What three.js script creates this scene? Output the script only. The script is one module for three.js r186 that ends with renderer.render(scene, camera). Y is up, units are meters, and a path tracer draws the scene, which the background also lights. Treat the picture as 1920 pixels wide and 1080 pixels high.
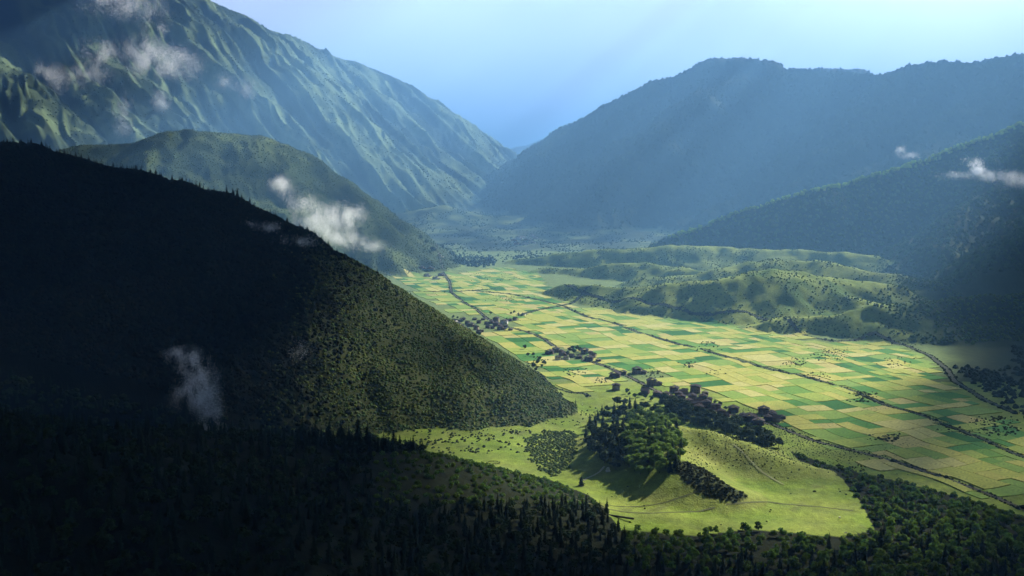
import * as THREE from 'three';
import { mergeGeometries } from 'three/addons/utils/BufferGeometryUtils.js';

/* ------------------------------------------------------------------ camera, sky, sun, air, exposure */
const F = 1712, EYE = 265, PITCH = Math.atan(183 / F);           // lens in pixels of a 1920 x 1080 picture, eye height, tilt down
const scene = new THREE.Scene();
const camera = new THREE.PerspectiveCamera(2 * Math.atan(540 / F) * 180 / Math.PI, 16 / 9, 1, 60000);
camera.position.set(0, EYE, 0);
camera.rotation.x = -PITCH;
scene.add(camera);

const SUN_AZ = 45 * Math.PI / 180, SUN_EL = 31 * Math.PI / 180;
const SUN = [Math.sin(SUN_AZ) * Math.cos(SUN_EL), Math.sin(SUN_EL), Math.cos(SUN_AZ) * Math.cos(SUN_EL)]; // right, up, forward
const sun = new THREE.DirectionalLight(new THREE.Color(1.0, 0.95, 0.85), 5);
sun.position.set(SUN[0] * 12000, SUN[1] * 12000, -SUN[2] * 12000);
sun.target.position.set(0, 0, 0);
sun.castShadow = true; sun.shadow.radius = 2.2;
sun.shadow.mapSize.set(4096, 4096);
Object.assign(sun.shadow.camera, { left: -7000, right: 7000, top: 7000, bottom: -7000, near: 10, far: 30000 });
scene.add(sun, sun.target);

const EXPOSURE = 4.0;
scene.fog = new THREE.FogExp2(new THREE.Color(0.25, 0.56, 1.0), 1 / 5200);

/* ------------------------------------------------------------------ small maths */
let seedState = 12345;
const reseed = (s) => { seedState = s | 0; };
function rnd() { seedState = (seedState + 0x6d2b79f5) | 0; let t = Math.imul(seedState ^ (seedState >>> 15), 1 | seedState); t = (t + Math.imul(t ^ (t >>> 7), 61 | t)) ^ t; return ((t ^ (t >>> 14)) >>> 0) / 4294967296; }
const rr = (a, b) => a + (b - a) * rnd();
const clamp = (x, a = 0, b = 1) => x < a ? a : x > b ? b : x;
const lerp = (a, b, t) => a + (b - a) * t;
const sstep = (a, b, x) => { const t = clamp((x - a) / (b - a)); return t * t * (3 - 2 * t); };
const GR = new Float32Array(65536 * 2);
{ reseed(777); for (let i = 0; i < 65536; i++) { const a = rnd() * Math.PI * 2; GR[2 * i] = Math.cos(a); GR[2 * i + 1] = Math.sin(a); } }
const hsh = (ix, iy) => ((Math.imul(ix, 73856093) ^ Math.imul(iy, 19349663) ^ Math.imul(ix + iy * 57, 83492791)) >>> 3) & 65535;
function noise(x, y) {                                           // gradient noise, about -1 .. 1
  const ix = Math.floor(x), iy = Math.floor(y), fx = x - ix, fy = y - iy;
  const u = fx * fx * fx * (fx * (fx * 6 - 15) + 10), v = fy * fy * fy * (fy * (fy * 6 - 15) + 10);
  const a = 2 * hsh(ix, iy), b = 2 * hsh(ix + 1, iy), c = 2 * hsh(ix, iy + 1), d = 2 * hsh(ix + 1, iy + 1);
  const n0 = GR[a] * fx + GR[a + 1] * fy, n1 = GR[b] * (fx - 1) + GR[b + 1] * fy, n2 = GR[c] * fx + GR[c + 1] * (fy - 1), n3 = GR[d] * (fx - 1) + GR[d + 1] * (fy - 1);
  return 1.5 * (n0 + (n1 - n0) * u + ((n2 + (n3 - n2) * u) - (n0 + (n1 - n0) * u)) * v);
}
function fbm(x, y, o) { let s = 0, a = 1, t = 0; for (let i = 0; i < o; i++) { s += a * noise(x, y); t += a; a *= 0.5; const q = x; x = x * 1.6 - y * 1.2 + 3.1; y = q * 1.2 + y * 1.6 + 7.7; } return s / t; }
const ridged = (x, y) => 1 - Math.abs(noise(x, y));               // sharp crests at 1
function fridge(x, y, o) { let s = 0, a = 1, t = 0; for (let i = 0; i < o; i++) { s += a * ridged(x, y); t += a; a *= 0.5; x = x * 2.03 + 5.2; y = y * 2.03 + 1.3; } return s / t; }

/* ------------------------------------------------------------------ from the picture to the place: x to the right, f forward, y up */
const SP = Math.sin(PITCH), CP = Math.cos(PITCH);
function dirOf(px, py) { const u = (px - 960) / F, v = (540 - py) / F; return [u, -SP + v * CP, CP + v * SP]; }
function at(px, py, f) { const d = dirOf(px, py), t = f / d[2]; return [d[0] * t, f, EYE + d[1] * t]; }         // [x, f, y]
function floorAt(px, py, y = 0) { const d = dirOf(px, py), t = (y - EYE) / d[1]; return [d[0] * t, d[2] * t]; }
function project(x, f, y) { const h = y - EYE, zc = f * CP - h * SP, yc = f * SP + h * CP; return [960 + F * x / zc, 540 - F * yc / zc]; }
function inPoly(poly, x, y) { let c = false; for (let i = 0, j = poly.length - 1; i < poly.length; j = i++) { const [xi, yi] = poly[i], [xj, yj] = poly[j]; if ((yi > y) !== (yj > y) && x < (xj - xi) * (y - yi) / (yj - yi) + xi) c = !c; } return c; }
function polyDist(poly, x, y) { let m = 1e9; for (let i = 0, j = poly.length - 1; i < poly.length; j = i++) m = Math.min(m, segDist(poly[j], poly[i], x, y)); return inPoly(poly, x, y) ? m : -m; }
function segDist(a, b, x, y) { const dx = b[0] - a[0], dy = b[1] - a[1], t = clamp(((x - a[0]) * dx + (y - a[1]) * dy) / (dx * dx + dy * dy + 1e-9)); return Math.hypot(x - a[0] - dx * t, y - a[1] - dy * t); }
function lineDist(line, x, y) { let m = 1e9; for (let i = 1; i < line.length; i++) m = Math.min(m, segDist(line[i - 1], line[i], x, y)); return m; }
const onFloor = (line) => line.map(([a, b]) => floorAt(a, b));

/* ------------------------------------------------------------------ the land: one height function */
const P3 = (list) => list.map(([px, py, f]) => at(px, py, f));
// each hill: crest lines of [x, f, y]; slope of its sides; rounding of its crest; blending with what it stands on
function ribs(x, f) { const q = x * 0.72 + f * 0.69, l = x * 0.69 - f * 0.72, w = 45 * fbm(x / 420, f / 420, 3); return [Math.pow(fridge((q + w) / 270, l / 3000, 2), 1.6), Math.pow(fridge((q + w) / 95 + 5, l / 1200, 2), 1.6)]; }
const HILLS = [
  { id: 1, ks: 36, warp: [10, 90], name: 'hill', k: 10, s: 0.68, r: 26, lines: [
    [[-1500, 1180, 430], ...P3([[-150, 258, 1230], [0, 270, 1250], [60, 276, 1255], [150, 299, 1260], [260, 324, 1270], [350, 345, 1280], [430, 370, 1290], [500, 413, 1295], [560, 452, 1300], [620, 490, 1300], [690, 538, 1290], [740, 570, 1270], [800, 609, 1240], [870, 648, 1200], [930, 698, 1150], [1000, 736, 1110], [1060, 762, 1075]])], P3([[940, 704, 1140], [965, 745, 1070], [990, 790, 1000]]), P3([[850, 640, 1210], [855, 720, 1080], [860, 788, 1000]]), P3([[720, 556, 1280], [720, 700, 1090], [720, 785, 1000]])],
    detail: (x, f, d) => 5 * fbm(x / 90, f / 90, 3) * Math.min(1, d / 60) + 3 * fbm(x / 30 + 9, f / 30, 2) * Math.min(1, d / 40) - 5 * Math.min(1, d / 150) * Math.pow(ridged(x / 150 + f / 400, f / 600), 4) },
  { id: 2, warp: [38, 150], name: 'hill', k: 25, s: 0.70, r: 40, lines: [
    [[-2200, 2700, 250], ...P3([[-60, 320, 2800], [160, 272, 3000], [250, 270, 3050], [310, 247, 3100], [345, 243, 3120], [380, 247, 3150], [440, 252, 3200], [490, 254, 3230], [540, 287, 3320], [590, 322, 3420], [650, 362, 3540], [700, 397, 3640], [750, 427, 3760], [800, 455, 3860], [840, 468, 3920]])]],
    detail: (x, f, d) => 44 * Math.min(1, d / 160) * (fridge((x * 0.9 + f * 0.43) / 260, (f * 0.9 - x * 0.43) / 1100, 3) - 0.6) + 10 * fbm(x / 120, f / 120, 3) * Math.min(1, d / 80) },
  { id: 3, warp: [60, 380], name: 'mountain', k: 60, s: 0.70, r: 40, lines: [
    [[-5200, 5600, 1750], ...P3([[150, -28, 6500], [300, -18, 6750], [390, 0, 7000], [480, 42, 7300], [560, 76, 7600], [640, 111, 7900], [700, 131, 8100], [740, 146, 8250], [790, 181, 8450], [830, 206, 8650], [870, 240, 8850], [905, 268, 9050], [940, 300, 9250], [985, 340, 9500], [1010, 372, 9700]])],
    P3([[300, -18, 6750], [335, 60, 6500], [400, 130, 6350], [480, 168, 6200], [540, 212, 6050], [600, 272, 5900], [640, 340, 5750]]),
    P3([[590, 90, 7700], [620, 150, 7350], [655, 205, 7100], [715, 285, 6700], [770, 335, 6400], [830, 384, 6100]]),
    P3([[640, 111, 7900], [680, 160, 7500], [740, 230, 7150], [800, 290, 6800]]),
    P3([[740, 146, 8250], [780, 215, 7850], [835, 300, 7300], [880, 365, 6800]]),
    P3([[480, 42, 7300], [520, 100, 6950], [580, 165, 6650], [620, 215, 6400], [650, 258, 6150], [690, 310, 5900]]),
    P3([[150, -28, 6500], [125, 0, 6100], [150, 60, 5750], [230, 130, 5400], [300, 200, 5150], [340, 245, 4950]]),
    P3([[-300, -40, 5800], [-120, 30, 5400], [0, 118, 5000], [70, 185, 4800], [130, 235, 4700], [180, 280, 4550]])],
    detail: (x, f, d) => { const v = ribs(x, f), m = Math.min(1, d / 220);
      return m * (135 * (v[0] - 0.6) + 52 * (v[1] - 0.6)) + 18 * fbm(x / 90, f / 90, 3) * Math.min(1, d / 100); } },
  { id: 4, warp: [60, 400], name: 'mountain', k: 60, s: 0.66, r: 35, lines: [
    [...P3([[850, 405, 7200], [872, 393, 7100], [930, 341, 7000], [1000, 286, 6900], [1060, 236, 6850], [1120, 206, 6800], [1200, 166, 6700], [1240, 150, 6650], [1290, 136, 6600], [1340, 113, 6550], [1380, 109, 6500], [1440, 116, 6400], [1470, 130, 6350]]), [2600, 6900, 1150]],
    P3([[1440, 117, 6400], [1380, 148, 6150], [1320, 170, 5950], [1240, 225, 5650], [1180, 290, 5350], [1120, 370, 5000], [1080, 430, 4800]]),
    P3([[1290, 136, 6600], [1210, 200, 6300], [1120, 280, 6000], [1030, 350, 5700], [980, 395, 5500]])],
    detail: (x, f, d) => { const q = x * 0.75 - f * 0.66, l = x * 0.66 + f * 0.75; return Math.min(1, d / 220) * (190 * (fridge(q / 480 + 3, l / 1500, 2) - 0.72) + 60 * (fridge(q / 160, l / 500, 2) - 0.7)) + 9 * fbm(x / 70, f / 70, 3); } },
  { id: 5, warp: [60, 400], name: 'mountain', k: 60, s: 0.72, r: 35, lines: [
    [...P3([[1470, 130, 6000], [1560, 134, 5700], [1640, 142, 5500], [1700, 122, 5350], [1760, 116, 5250], [1830, 119, 5150], [1880, 109, 5050], [1925, 98, 5000], [2050, 60, 4800]]), [4600, 4300, 1500]],
    P3([[1640, 142, 5500], [1570, 210, 5200], [1480, 290, 4900], [1380, 370, 4600], [1300, 425, 4400]]),
    P3([[1925, 98, 5000], [1880, 150, 4800], [1800, 205, 4600], [1700, 265, 4420]]), P3([[1760, 116, 5250], [1690, 190, 4950], [1600, 260, 4700], [1500, 340, 4450]])],
    detail: (x, f, d) => { const q = x * 0.75 - f * 0.66, l = x * 0.66 + f * 0.75; return Math.min(1, d / 220) * (190 * (fridge(q / 450 + 8, l / 1500, 2) - 0.72) + 60 * (fridge(q / 150, l / 500, 2) - 0.7)) + 9 * fbm(x / 70 + 5, f / 70, 3); } },
  { id: 6, warp: [28, 200], name: 'hill', k: 40, s: 0.62, r: 18, lines: [
    [[3900, 3500, 800], ...P3([[2030, 180, 3500], [1920, 231, 3500], [1850, 261, 3490], [1760, 293, 3480], [1700, 313, 3470], [1620, 338, 3450], [1560, 353, 3430], [1450, 380, 3420], [1380, 404, 3450], [1300, 430, 3480], [1240, 450, 3520]])],
    P3([[1920, 231, 3500], [1850, 330, 3200], [1800, 400, 2950], [1760, 460, 2700]]), P3([[2200, 240, 3100], [2050, 350, 2700], [1940, 430, 2450], [1870, 490, 2250]])],
    detail: (x, f, d) => Math.min(1, d / 150) * (40 * (fridge((x * .8 - f * .6) / 260 + 3, (x * .6 + f * .8) / 700, 3) - 0.7)) + 5 * fbm(x / 50, f / 50, 3) },
  { id: 7, warp: [20, 105], name: 'hill', k: 6, s: 0.54, r: 20, lines: [
    P3([[960, 489, 3300], [1040, 479, 3250], [1110, 470, 3200], [1180, 466, 3150], [1260, 462, 3100], [1330, 461, 3050], [1410, 467, 3000], [1500, 471, 2950], [1580, 474, 2900], [1640, 480, 2850], [1720, 500, 2780], [1900, 520, 2600]]),
    P3([[1020, 503, 2950], [1090, 505, 2850], [1150, 498, 2780], [1210, 492, 2720], [1270, 500, 2600], [1320, 510, 2500]]),
    P3([[1200, 520, 2500], [1290, 516, 2450], [1350, 506, 2440], [1410, 491, 2430], [1460, 485, 2420], [1530, 491, 2390], [1600, 501, 2330], [1680, 514, 2250], [1740, 530, 2180]]),
    P3([[1055, 534, 2330], [1120, 536, 2200], [1180, 540, 2110], [1240, 536, 2040], [1300, 528, 2000], [1360, 517, 1970], [1410, 507, 1960], [1450, 503, 1970], [1500, 508, 1990], [1560, 520, 1990], [1620, 526, 1985], [1690, 540, 1950]]),
    P3([[1400, 535, 2000], [1470, 540, 1960], [1540, 548, 1920], [1600, 560, 1870], [1660, 568, 1830]]),
    P3([[1460, 594, 1740], [1530, 590, 1720], [1600, 584, 1700], [1660, 576, 1690], [1720, 566, 1690], [1800, 560, 1690], [1920, 552, 1690], [2100, 530, 1700]])],
    detail: (x, f, d) => 2 * fbm(x / 50, f / 50, 3) + 9 * fbm(x / 150 + 4, f / 150, 2) },
  { id: 8, name: 'knoll', k: 6, s: 0.42, r: 8, lines: [
    [[...floorAt(1165, 805, 20), 20], [...floorAt(1205, 812, 27), 27], [...floorAt(1250, 798, 26), 26], [...floorAt(1320, 810, 23), 23], [...floorAt(1390, 832, 18), 18], [...floorAt(1450, 858, 12), 12], [...floorAt(1530, 880, 5), 5]],
    [[...floorAt(1225, 820, 26), 26], [...floorAt(1262, 864, 21), 21], [...floorAt(1310, 894, 15), 15], [...floorAt(1360, 915, 10), 10], [...floorAt(1400, 932, 3), 3]]],
    detail: (x, f, d) => 0.8 * fbm(x / 18, f / 18, 3) },
  { id: 9, name: 'slope', k: 12, s: 0.42, r: 18, lines: [
    [[-520, 300, 150], ...P3([[-120, 800, 430], [0, 806, 500], [300, 824, 560], [430, 830, 590], [560, 838, 620], [660, 846, 655], [760, 851, 690], [850, 893, 725], [905, 945, 750]])]],
    detail: (x, f, d) => 2.5 * fbm(x / 40, f / 40, 3) },
  { id: 11, warp: [80, 700], name: 'mountain', k: 40, s: 0.5, r: 60, lines: [P3([[640, 190, 12200], [740, 205, 12300], [830, 232, 12500], [900, 262, 12500], [950, 280, 12400], [1000, 268, 12500], [1060, 246, 12600], [1150, 215, 12800], [1300, 190, 13000]])],
    detail: (x, f, d) => 40 * fbm(x / 300, f / 300, 3) * Math.min(1, d / 100) },
  { id: 10, warp: [20, 150], name: 'hill', k: 30, s: 0.28, r: 30, lines: [P3([[700, 440, 5500], [755, 408, 5450], [800, 390, 5400], [830, 386, 5350], [860, 400, 5250], [930, 405, 5200], [1010, 402, 5300], [1060, 420, 5200]]), P3([[840, 468, 4100], [900, 455, 4300], [980, 462, 4100]])],
    detail: (x, f, d) => 5 * fbm(x / 120, f / 120, 3) },
];
for (const h of HILLS) {
  h.seg = [];
  for (const l of h.lines) for (let i = 1; i < l.length; i++) { const a = l[i - 1], b = l[i]; h.seg.push([a[0], a[1], a[2], b[0] - a[0], b[1] - a[1], b[2] - a[2], (b[0] - a[0]) ** 2 + (b[1] - a[1]) ** 2 + 1e-9]); }
  let x0 = 1e9, x1 = -1e9, f0 = 1e9, f1 = -1e9;
  for (const l of h.lines) for (const p of l) { const reach = (p[2] + 40) / h.s + h.r + 60; x0 = Math.min(x0, p[0] - reach); x1 = Math.max(x1, p[0] + reach); f0 = Math.min(f0, p[1] - reach); f1 = Math.max(f1, p[1] + reach); }
  h.box = [x0, x1, f0, f1];
}
function floorY(x, f) {
  let y = f > 3650 ? 0.068 * (Math.sqrt((f - 3650) ** 2 + 250 * 250) - 250) : 0;
  if (f > 6200) y -= 0.062 * (f - 6200) * sstep(6200, 7600, f);
  if (f > 3700) y += Math.min(1, (f - 3700) / 500) * 14 * fbm(x / 300, f / 300, 3);
  if (f < 1050) y += 1.6 * fbm(x / 60, f / 60, 2) * sstep(1050, 900, f) * sstep(420, 300, x);
  const r = Math.hypot(x, f);                                     // the slope on which the photographer stands
  const own = 262 - 0.62 * r + 3 * noise(x / 30, f / 30);
  if (own > -20) y = smax(y, own, 20);
  return y;
}
function smax(a, b, k) { const h = clamp(0.5 + 0.5 * (b - a) / k); return lerp(a, b, h) + k * h * (1 - h); }
let hitId = 0;
function height(x, f) {
  let h = floorY(x, f); hitId = 0;
  const X0 = x, F0 = f;
  for (let i = 0; i < HILLS.length; i++) {
    const H = HILLS[i], b = H.box; x = X0; f = F0;
    if (x < b[0] || x > b[1] || f < b[2] || f > b[3]) continue;
    if (H.warp) { const [a, w] = H.warp; x += a * noise(X0 / w + 3, F0 / w) + a * 0.4 * noise(X0 / w * 2.7, F0 / w * 2.7 + 8); f += a * noise(X0 / w + 31, F0 / w + 5) + a * 0.4 * noise(X0 / w * 2.7 + 18, F0 / w * 2.7); }
    let best = -1e9, bd = 0;
    for (let j = 0; j < H.seg.length; j++) {
      const s = H.seg[j], dx = x - s[0], df = f - s[1];
      let t = (dx * s[3] + df * s[4]) / s[6]; t = t < 0 ? 0 : t > 1 ? 1 : t;
      const d = Math.hypot(dx - s[3] * t, df - s[4] * t), v = s[2] + s[5] * t - H.s * (Math.sqrt(d * d + H.r * H.r) - H.r);
      if (best < -1e8) { best = v; bd = d; } else { if (v > best) bd = d; best = smax(best, v, H.ks ?? 7); }
    }
    if (best < h - 160) continue;
    best += H.detail(x, f, bd) - (H.ks ?? 0) * 0.25;
    if (best > h) hitId = H.id;
    if (best > h - H.k) h = smax(h, best, H.k);
  }
  return h;
}

function land(px, py) {                                            // where the sight line through a pixel meets the land
  const d = dirOf(px, py), n = Math.hypot(d[0], d[2]); let t0 = 200 / n;
  for (let t = t0; t < 12000 / n; t += 6 / n + t * 0.004) { if (EYE + d[1] * t < height(d[0] * t, d[2] * t)) { let a = t0, b = t; for (let k = 0; k < 12; k++) { const m = (a + b) / 2; if (EYE + d[1] * m < height(d[0] * m, d[2] * m)) b = m; else a = m; } return [d[0] * b, d[2] * b]; } t0 = t; }
  return floorAt(px, py);
}
/* ------------------------------------------------------------------ zones, drawn on the picture and stood on the land */
const Z = {
  fields: [[660, 470], [700, 466], [760, 486], [800, 500], [850, 512], [900, 502], [950, 500], [1010, 512], [1040, 540], [1060, 552], [1130, 572], [1250, 590], [1330, 602], [1450, 606], [1560, 640], [1640, 636], [1690, 645], [1740, 664], [1770, 694], [1800, 724], [1840, 752], [1890, 775], [1960, 800], [2300, 960], [2300, 1120], [1920, 962], [1750, 912], [1600, 872], [1460, 806], [1340, 762], [1240, 730], [1150, 722], [1110, 746], [1040, 730], [1000, 702], [930, 662], [850, 604], [760, 544]],
  meadow: [[800, 830], [860, 815], [940, 812], [1000, 806], [1060, 800], [1120, 770], [1200, 800], [1260, 785], [1340, 800], [1450, 850], [1520, 880], [1580, 900], [1610, 950], [1640, 1000], [1500, 1000], [1400, 990], [1300, 1005], [1150, 990], [1000, 980], [920, 968], [900, 930], [880, 890], [840, 860]],
  forest: [[690, 965], [800, 962], [900, 966], [1000, 980], [1150, 992], [1300, 1006], [1400, 992], [1500, 1000], [1580, 1008], [1640, 992], [1612, 940], [1578, 896], [1500, 866], [1480, 845], [1560, 874], [1700, 906], [1850, 946], [2000, 992], [2300, 1120], [2300, 1300], [500, 1300], [500, 965]],
  nearwood: [[-900, 400], [300, 640], [560, 800], [700, 815], [800, 850], [870, 900], [905, 945], [690, 965], [500, 1300], [-300, 1300]],
  plateau: [[985, 822], [1010, 812], [1050, 808], [1080, 812], [1082, 850], [1060, 880], [1035, 896], [1010, 880], [990, 850]],
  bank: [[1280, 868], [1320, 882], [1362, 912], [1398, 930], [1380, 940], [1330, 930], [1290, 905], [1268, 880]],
  rough: [[1740, 650], [1800, 700], [1860, 745], [1920, 790], [2300, 960], [2300, 600], [1900, 560], [1760, 600]],
};
const ROADS = {                                                    // dark hedged lanes and ditches across the fields
  village_road: [[800, 470], [843, 528], [846, 548], [868, 566], [890, 578], [914, 598], [945, 612], [985, 622], [1020, 635], [1046, 655], [1085, 672], [1140, 688], [1190, 712], [1240, 738], [1300, 758], [1360, 775], [1420, 790], [1450, 797], [1520, 824], [1600, 845], [1680, 866], [1760, 893], [1840, 921], [1930, 960]],
  field_lane: [[880, 545], [960, 552], [1030, 567], [1060, 576], [1100, 594], [1150, 606], [1200, 624], [1270, 645], [1330, 660], [1385, 676], [1450, 694], [1500, 704], [1560, 720], [1610, 737], [1660, 760], [1720, 776], [1780, 800], [1840, 822], [1900, 850], [1960, 872]],
  cross_lane: [[760, 546], [843, 548], [890, 545], [930, 542]],
  cross_lane_b: [[975, 592], [1010, 581], [1060, 572], [1100, 562]],
  edge_ditch: [[1040, 545], [1080, 560], [1150, 577], [1250, 592], [1330, 603], [1400, 605], [1450, 610], [1500, 628], [1560, 640], [1640, 637], [1700, 648], [1745, 668], [1775, 692], [1790, 715], [1850, 752], [1905, 775]],
  stream: [[900, 650], [960, 672], [1005, 700], [1040, 730], [1070, 736], [1096, 738], [1106, 744]],
};
const ROADW = {}; for (const k in ROADS) ROADW[k] = onFloor(ROADS[k]);
const roadGap = (x, f) => { let m = 1e9; for (const k in ROADW) m = Math.min(m, lineDist(ROADW[k], x, f)); return m; };
const VILLAGES = [[910, 606, 62, 20], [1078, 665, 50, 15], [1195, 708, 45, 16], [1290, 740, 55, 20], [1410, 785, 50, 18], [805, 508, 32, 14], [795, 494, 25, 8]];

/* ------------------------------------------------------------------ naming */
const used = {};
const numbered = (n) => { const k = used[n] = (used[n] ?? -1) + 1; return k ? n + '_' + String(k).padStart(3, '0') : n; };
function tag(o, label, category, group, kind) { Object.assign(o.userData, { label, category }); if (group) o.userData.group = group; if (kind) o.userData.kind = kind; return o; }
const shade = (o) => { o.traverse((m) => { if (m.isMesh) { m.castShadow = true; m.receiveShadow = true; } }); return o; };
const put = (o) => { scene.add(shade(o)); return o; };
const std = (c, o = {}) => new THREE.MeshPhysicalMaterial({ color: new THREE.Color().setRGB(...c), roughness: 0.95, specularIntensity: 0.15, ...o });

/* ------------------------------------------------------------------ sky */
{
  const W = 512, Hh = 256, data = new Float32Array(W * Hh * 4);
  const sunAng = [SUN[0], SUN[1], SUN[2]];
  for (let r = 0; r < Hh; r++) for (let c = 0; c < W; c++) {
    const el = ((r + 0.5) / Hh - 0.5) * Math.PI, az = ((c + 0.5) / W - 0.5) * 2 * Math.PI;
    const x = Math.cos(az) * Math.cos(el), y = Math.sin(el), z = Math.sin(az) * Math.cos(el);
    const cs = x * sunAng[0] + y * sunAng[1] - z * sunAng[2];
    const up = clamp(y), horizon = Math.pow(1 - up, 4), glow = Math.pow(clamp(cs * 0.5 + 0.5), 3);
    const cl = 0.5 + 0.5 * fbm(x * 2.3 + 4 + z * 0.7, y * 5 + z * 2.1, 4);
    const b = 1.05 * (0.24 + 0.30 * horizon + 0.75 * glow) * (0.66 + 0.68 * cl);
    const i = (r * W + c) * 4;
    data[i] = b * lerp(0.46, 0.70, glow * 0.5 + cl * 0.5); data[i + 1] = b * lerp(0.66, 0.83, glow * 0.5 + cl * 0.5); data[i + 2] = b * 1.12; data[i + 3] = 1;
  }
  const sky = new THREE.DataTexture(data, W, Hh, THREE.RGBAFormat, THREE.FloatType);
  sky.mapping = THREE.EquirectangularReflectionMapping; sky.magFilter = THREE.LinearFilter; sky.needsUpdate = true;
  scene.background = sky; scene.environment = sky;
}

/* ------------------------------------------------------------------ land meshes: a fan of cells that grow with distance, cut into its hills */
const QUICK = false;
const GROUND = { soil: [0.085, 0.095, 0.035] };
function groundColor(id, x, f, y, slope, out) {
  const n1 = fbm(x / 55, f / 55, 3), n2 = fbm(x / 9, f / 9, 2), n3 = fbm(x / 260, f / 260, 2);
  let r = 0.10, g = 0.13, b = 0.045;
  if (id === 0) {
    const [px, py] = project(x, f, y);
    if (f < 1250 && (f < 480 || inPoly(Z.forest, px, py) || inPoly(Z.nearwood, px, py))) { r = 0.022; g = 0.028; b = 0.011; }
    else if (f < 1250) { const t = clamp(0.5 + n1 * 1.1); r = lerp(0.20, 0.31, t); g = lerp(0.30, 0.37, t); b = lerp(0.04, 0.075, t); const w = sstep(0.25, 0.6, fbm(x / 26 + 40, f / 26, 3)); r = lerp(r, 0.20, w * .6); g = lerp(g, 0.21, w * .6); b = lerp(b, 0.085, w * .6); const q = 1 + 0.09 * Math.sin(f / 6.5 + 4 * noise(x / 60, f / 60) + x / 90); r *= q; g *= q; }
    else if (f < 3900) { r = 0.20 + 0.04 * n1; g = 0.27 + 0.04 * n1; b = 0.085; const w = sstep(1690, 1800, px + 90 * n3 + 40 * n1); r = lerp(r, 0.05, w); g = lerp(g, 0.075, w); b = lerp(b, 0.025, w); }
    else { const t = sstep(-0.1, 0.35, fbm(x / 170, f / 240, 3)); r = lerp(0.06, 0.17, t); g = lerp(0.085, 0.22, t); b = lerp(0.04, 0.08, t); }
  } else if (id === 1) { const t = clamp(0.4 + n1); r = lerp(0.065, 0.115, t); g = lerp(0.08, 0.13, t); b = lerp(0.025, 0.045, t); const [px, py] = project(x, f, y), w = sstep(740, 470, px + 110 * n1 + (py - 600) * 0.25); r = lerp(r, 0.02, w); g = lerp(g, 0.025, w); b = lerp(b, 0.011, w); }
  else if (id === 2) { const t = clamp(0.45 + n3 * 0.8 + n1 * 0.5); r = lerp(0.04, 0.15, t * t); g = lerp(0.062, 0.19, t * t); b = lerp(0.02, 0.05, t * t); }
  else if (id === 3) { const t = clamp(0.5 + n1 * 0.7 + n3 * 0.6); const v = ribs(x, f), e = clamp(sstep(0.52, 0.8, 0.55 * v[0] + 0.45 * v[1] + 0.10 * n1 + 0.10 * n3) * (0.5 + 0.7 * t)); r = lerp(0.025, 0.20, e); g = lerp(0.045, 0.27, e); b = lerp(0.028, 0.13, e); }  // rib grass painted lighter than the gullies for a sunlit look
  else if (id === 4 || id === 5) { const t = clamp(0.4 + n1); r = lerp(0.024, 0.045, t); g = lerp(0.042, 0.07, t); b = lerp(0.018, 0.03, t); }
  else if (id === 6) { r = 0.035; g = 0.06; b = 0.02; const t = sstep(60, 0, y - 60) * .3; r += t * .1; g += t * .1; }
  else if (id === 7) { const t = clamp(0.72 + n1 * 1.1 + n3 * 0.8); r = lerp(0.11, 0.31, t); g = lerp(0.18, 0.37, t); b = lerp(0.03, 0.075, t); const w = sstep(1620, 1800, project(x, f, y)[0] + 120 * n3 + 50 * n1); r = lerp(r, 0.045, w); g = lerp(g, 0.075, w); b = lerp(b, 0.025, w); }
  else if (id === 8) { const t = clamp(0.5 + n1 * 1.2); r = lerp(0.22, 0.33, t); g = lerp(0.29, 0.36, t); b = lerp(0.05, 0.09, t); const [px, py] = project(x, f, y); if (polyDist(Z.bank, px, py) > -4) { r = 0.07; g = 0.085; b = 0.03; } }  // bank painted darker for its shadow side and its scrub
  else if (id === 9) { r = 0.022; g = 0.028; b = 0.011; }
  else if (id === 11) { r = 0.05; g = 0.07; b = 0.05; }
  else if (id === 10) { const t = sstep(-0.15, 0.3, fbm(x / 120 + 3, f / 160, 3)); r = lerp(0.05, 0.2, t); g = lerp(0.08, 0.25, t); b = lerp(0.035, 0.09, t); }
  const v = 1 + 0.22 * n2;
  out[0] = Math.max(0.01, r * v); out[1] = Math.max(0.01, g * v); out[2] = Math.max(0.01, b * v);
}
const LANDS = {
  0: ['valley_floor', 'flat grassy valley floor with pale green pasture running back between the hills', 'valley floor'],
  1: ['hillside', 'dark shrub covered hillside descending from the left to the edge of the fields', 'hill'],
  2: ['hill', 'rounded bushy hill behind the dark hillside with a white cloud at its foot', 'hill'],
  3: ['mountain', 'tall ribbed blue mountain at the far left with grassy ribs painted sunlit', 'mountain'],
  4: ['mountain', 'hazy pointed forest mountain right of the valley gap', 'mountain'],
  5: ['mountain', 'broad dark blue forested mountain ridge filling the far right', 'mountain'],
  6: ['hill', 'dark forested spur with a bright sunlit rim below the right ridge', 'hill'],
  7: ['hill', 'low rolling hills with sunlit crests behind the farm fields', 'hill'],
  8: ['knoll', 'grassy knoll between the pasture and the villages, topped by trees', 'knoll'],
  9: ['slope', 'black shaded forest slope in the near left foreground', 'slope'],
  11: ['mountain', 'faint blue ridge fading into haze beyond the notch of the valley', 'mountain'],
  10: ['hill', 'small far hill with pale clearings at the head of the valley', 'hill'],
};
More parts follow.
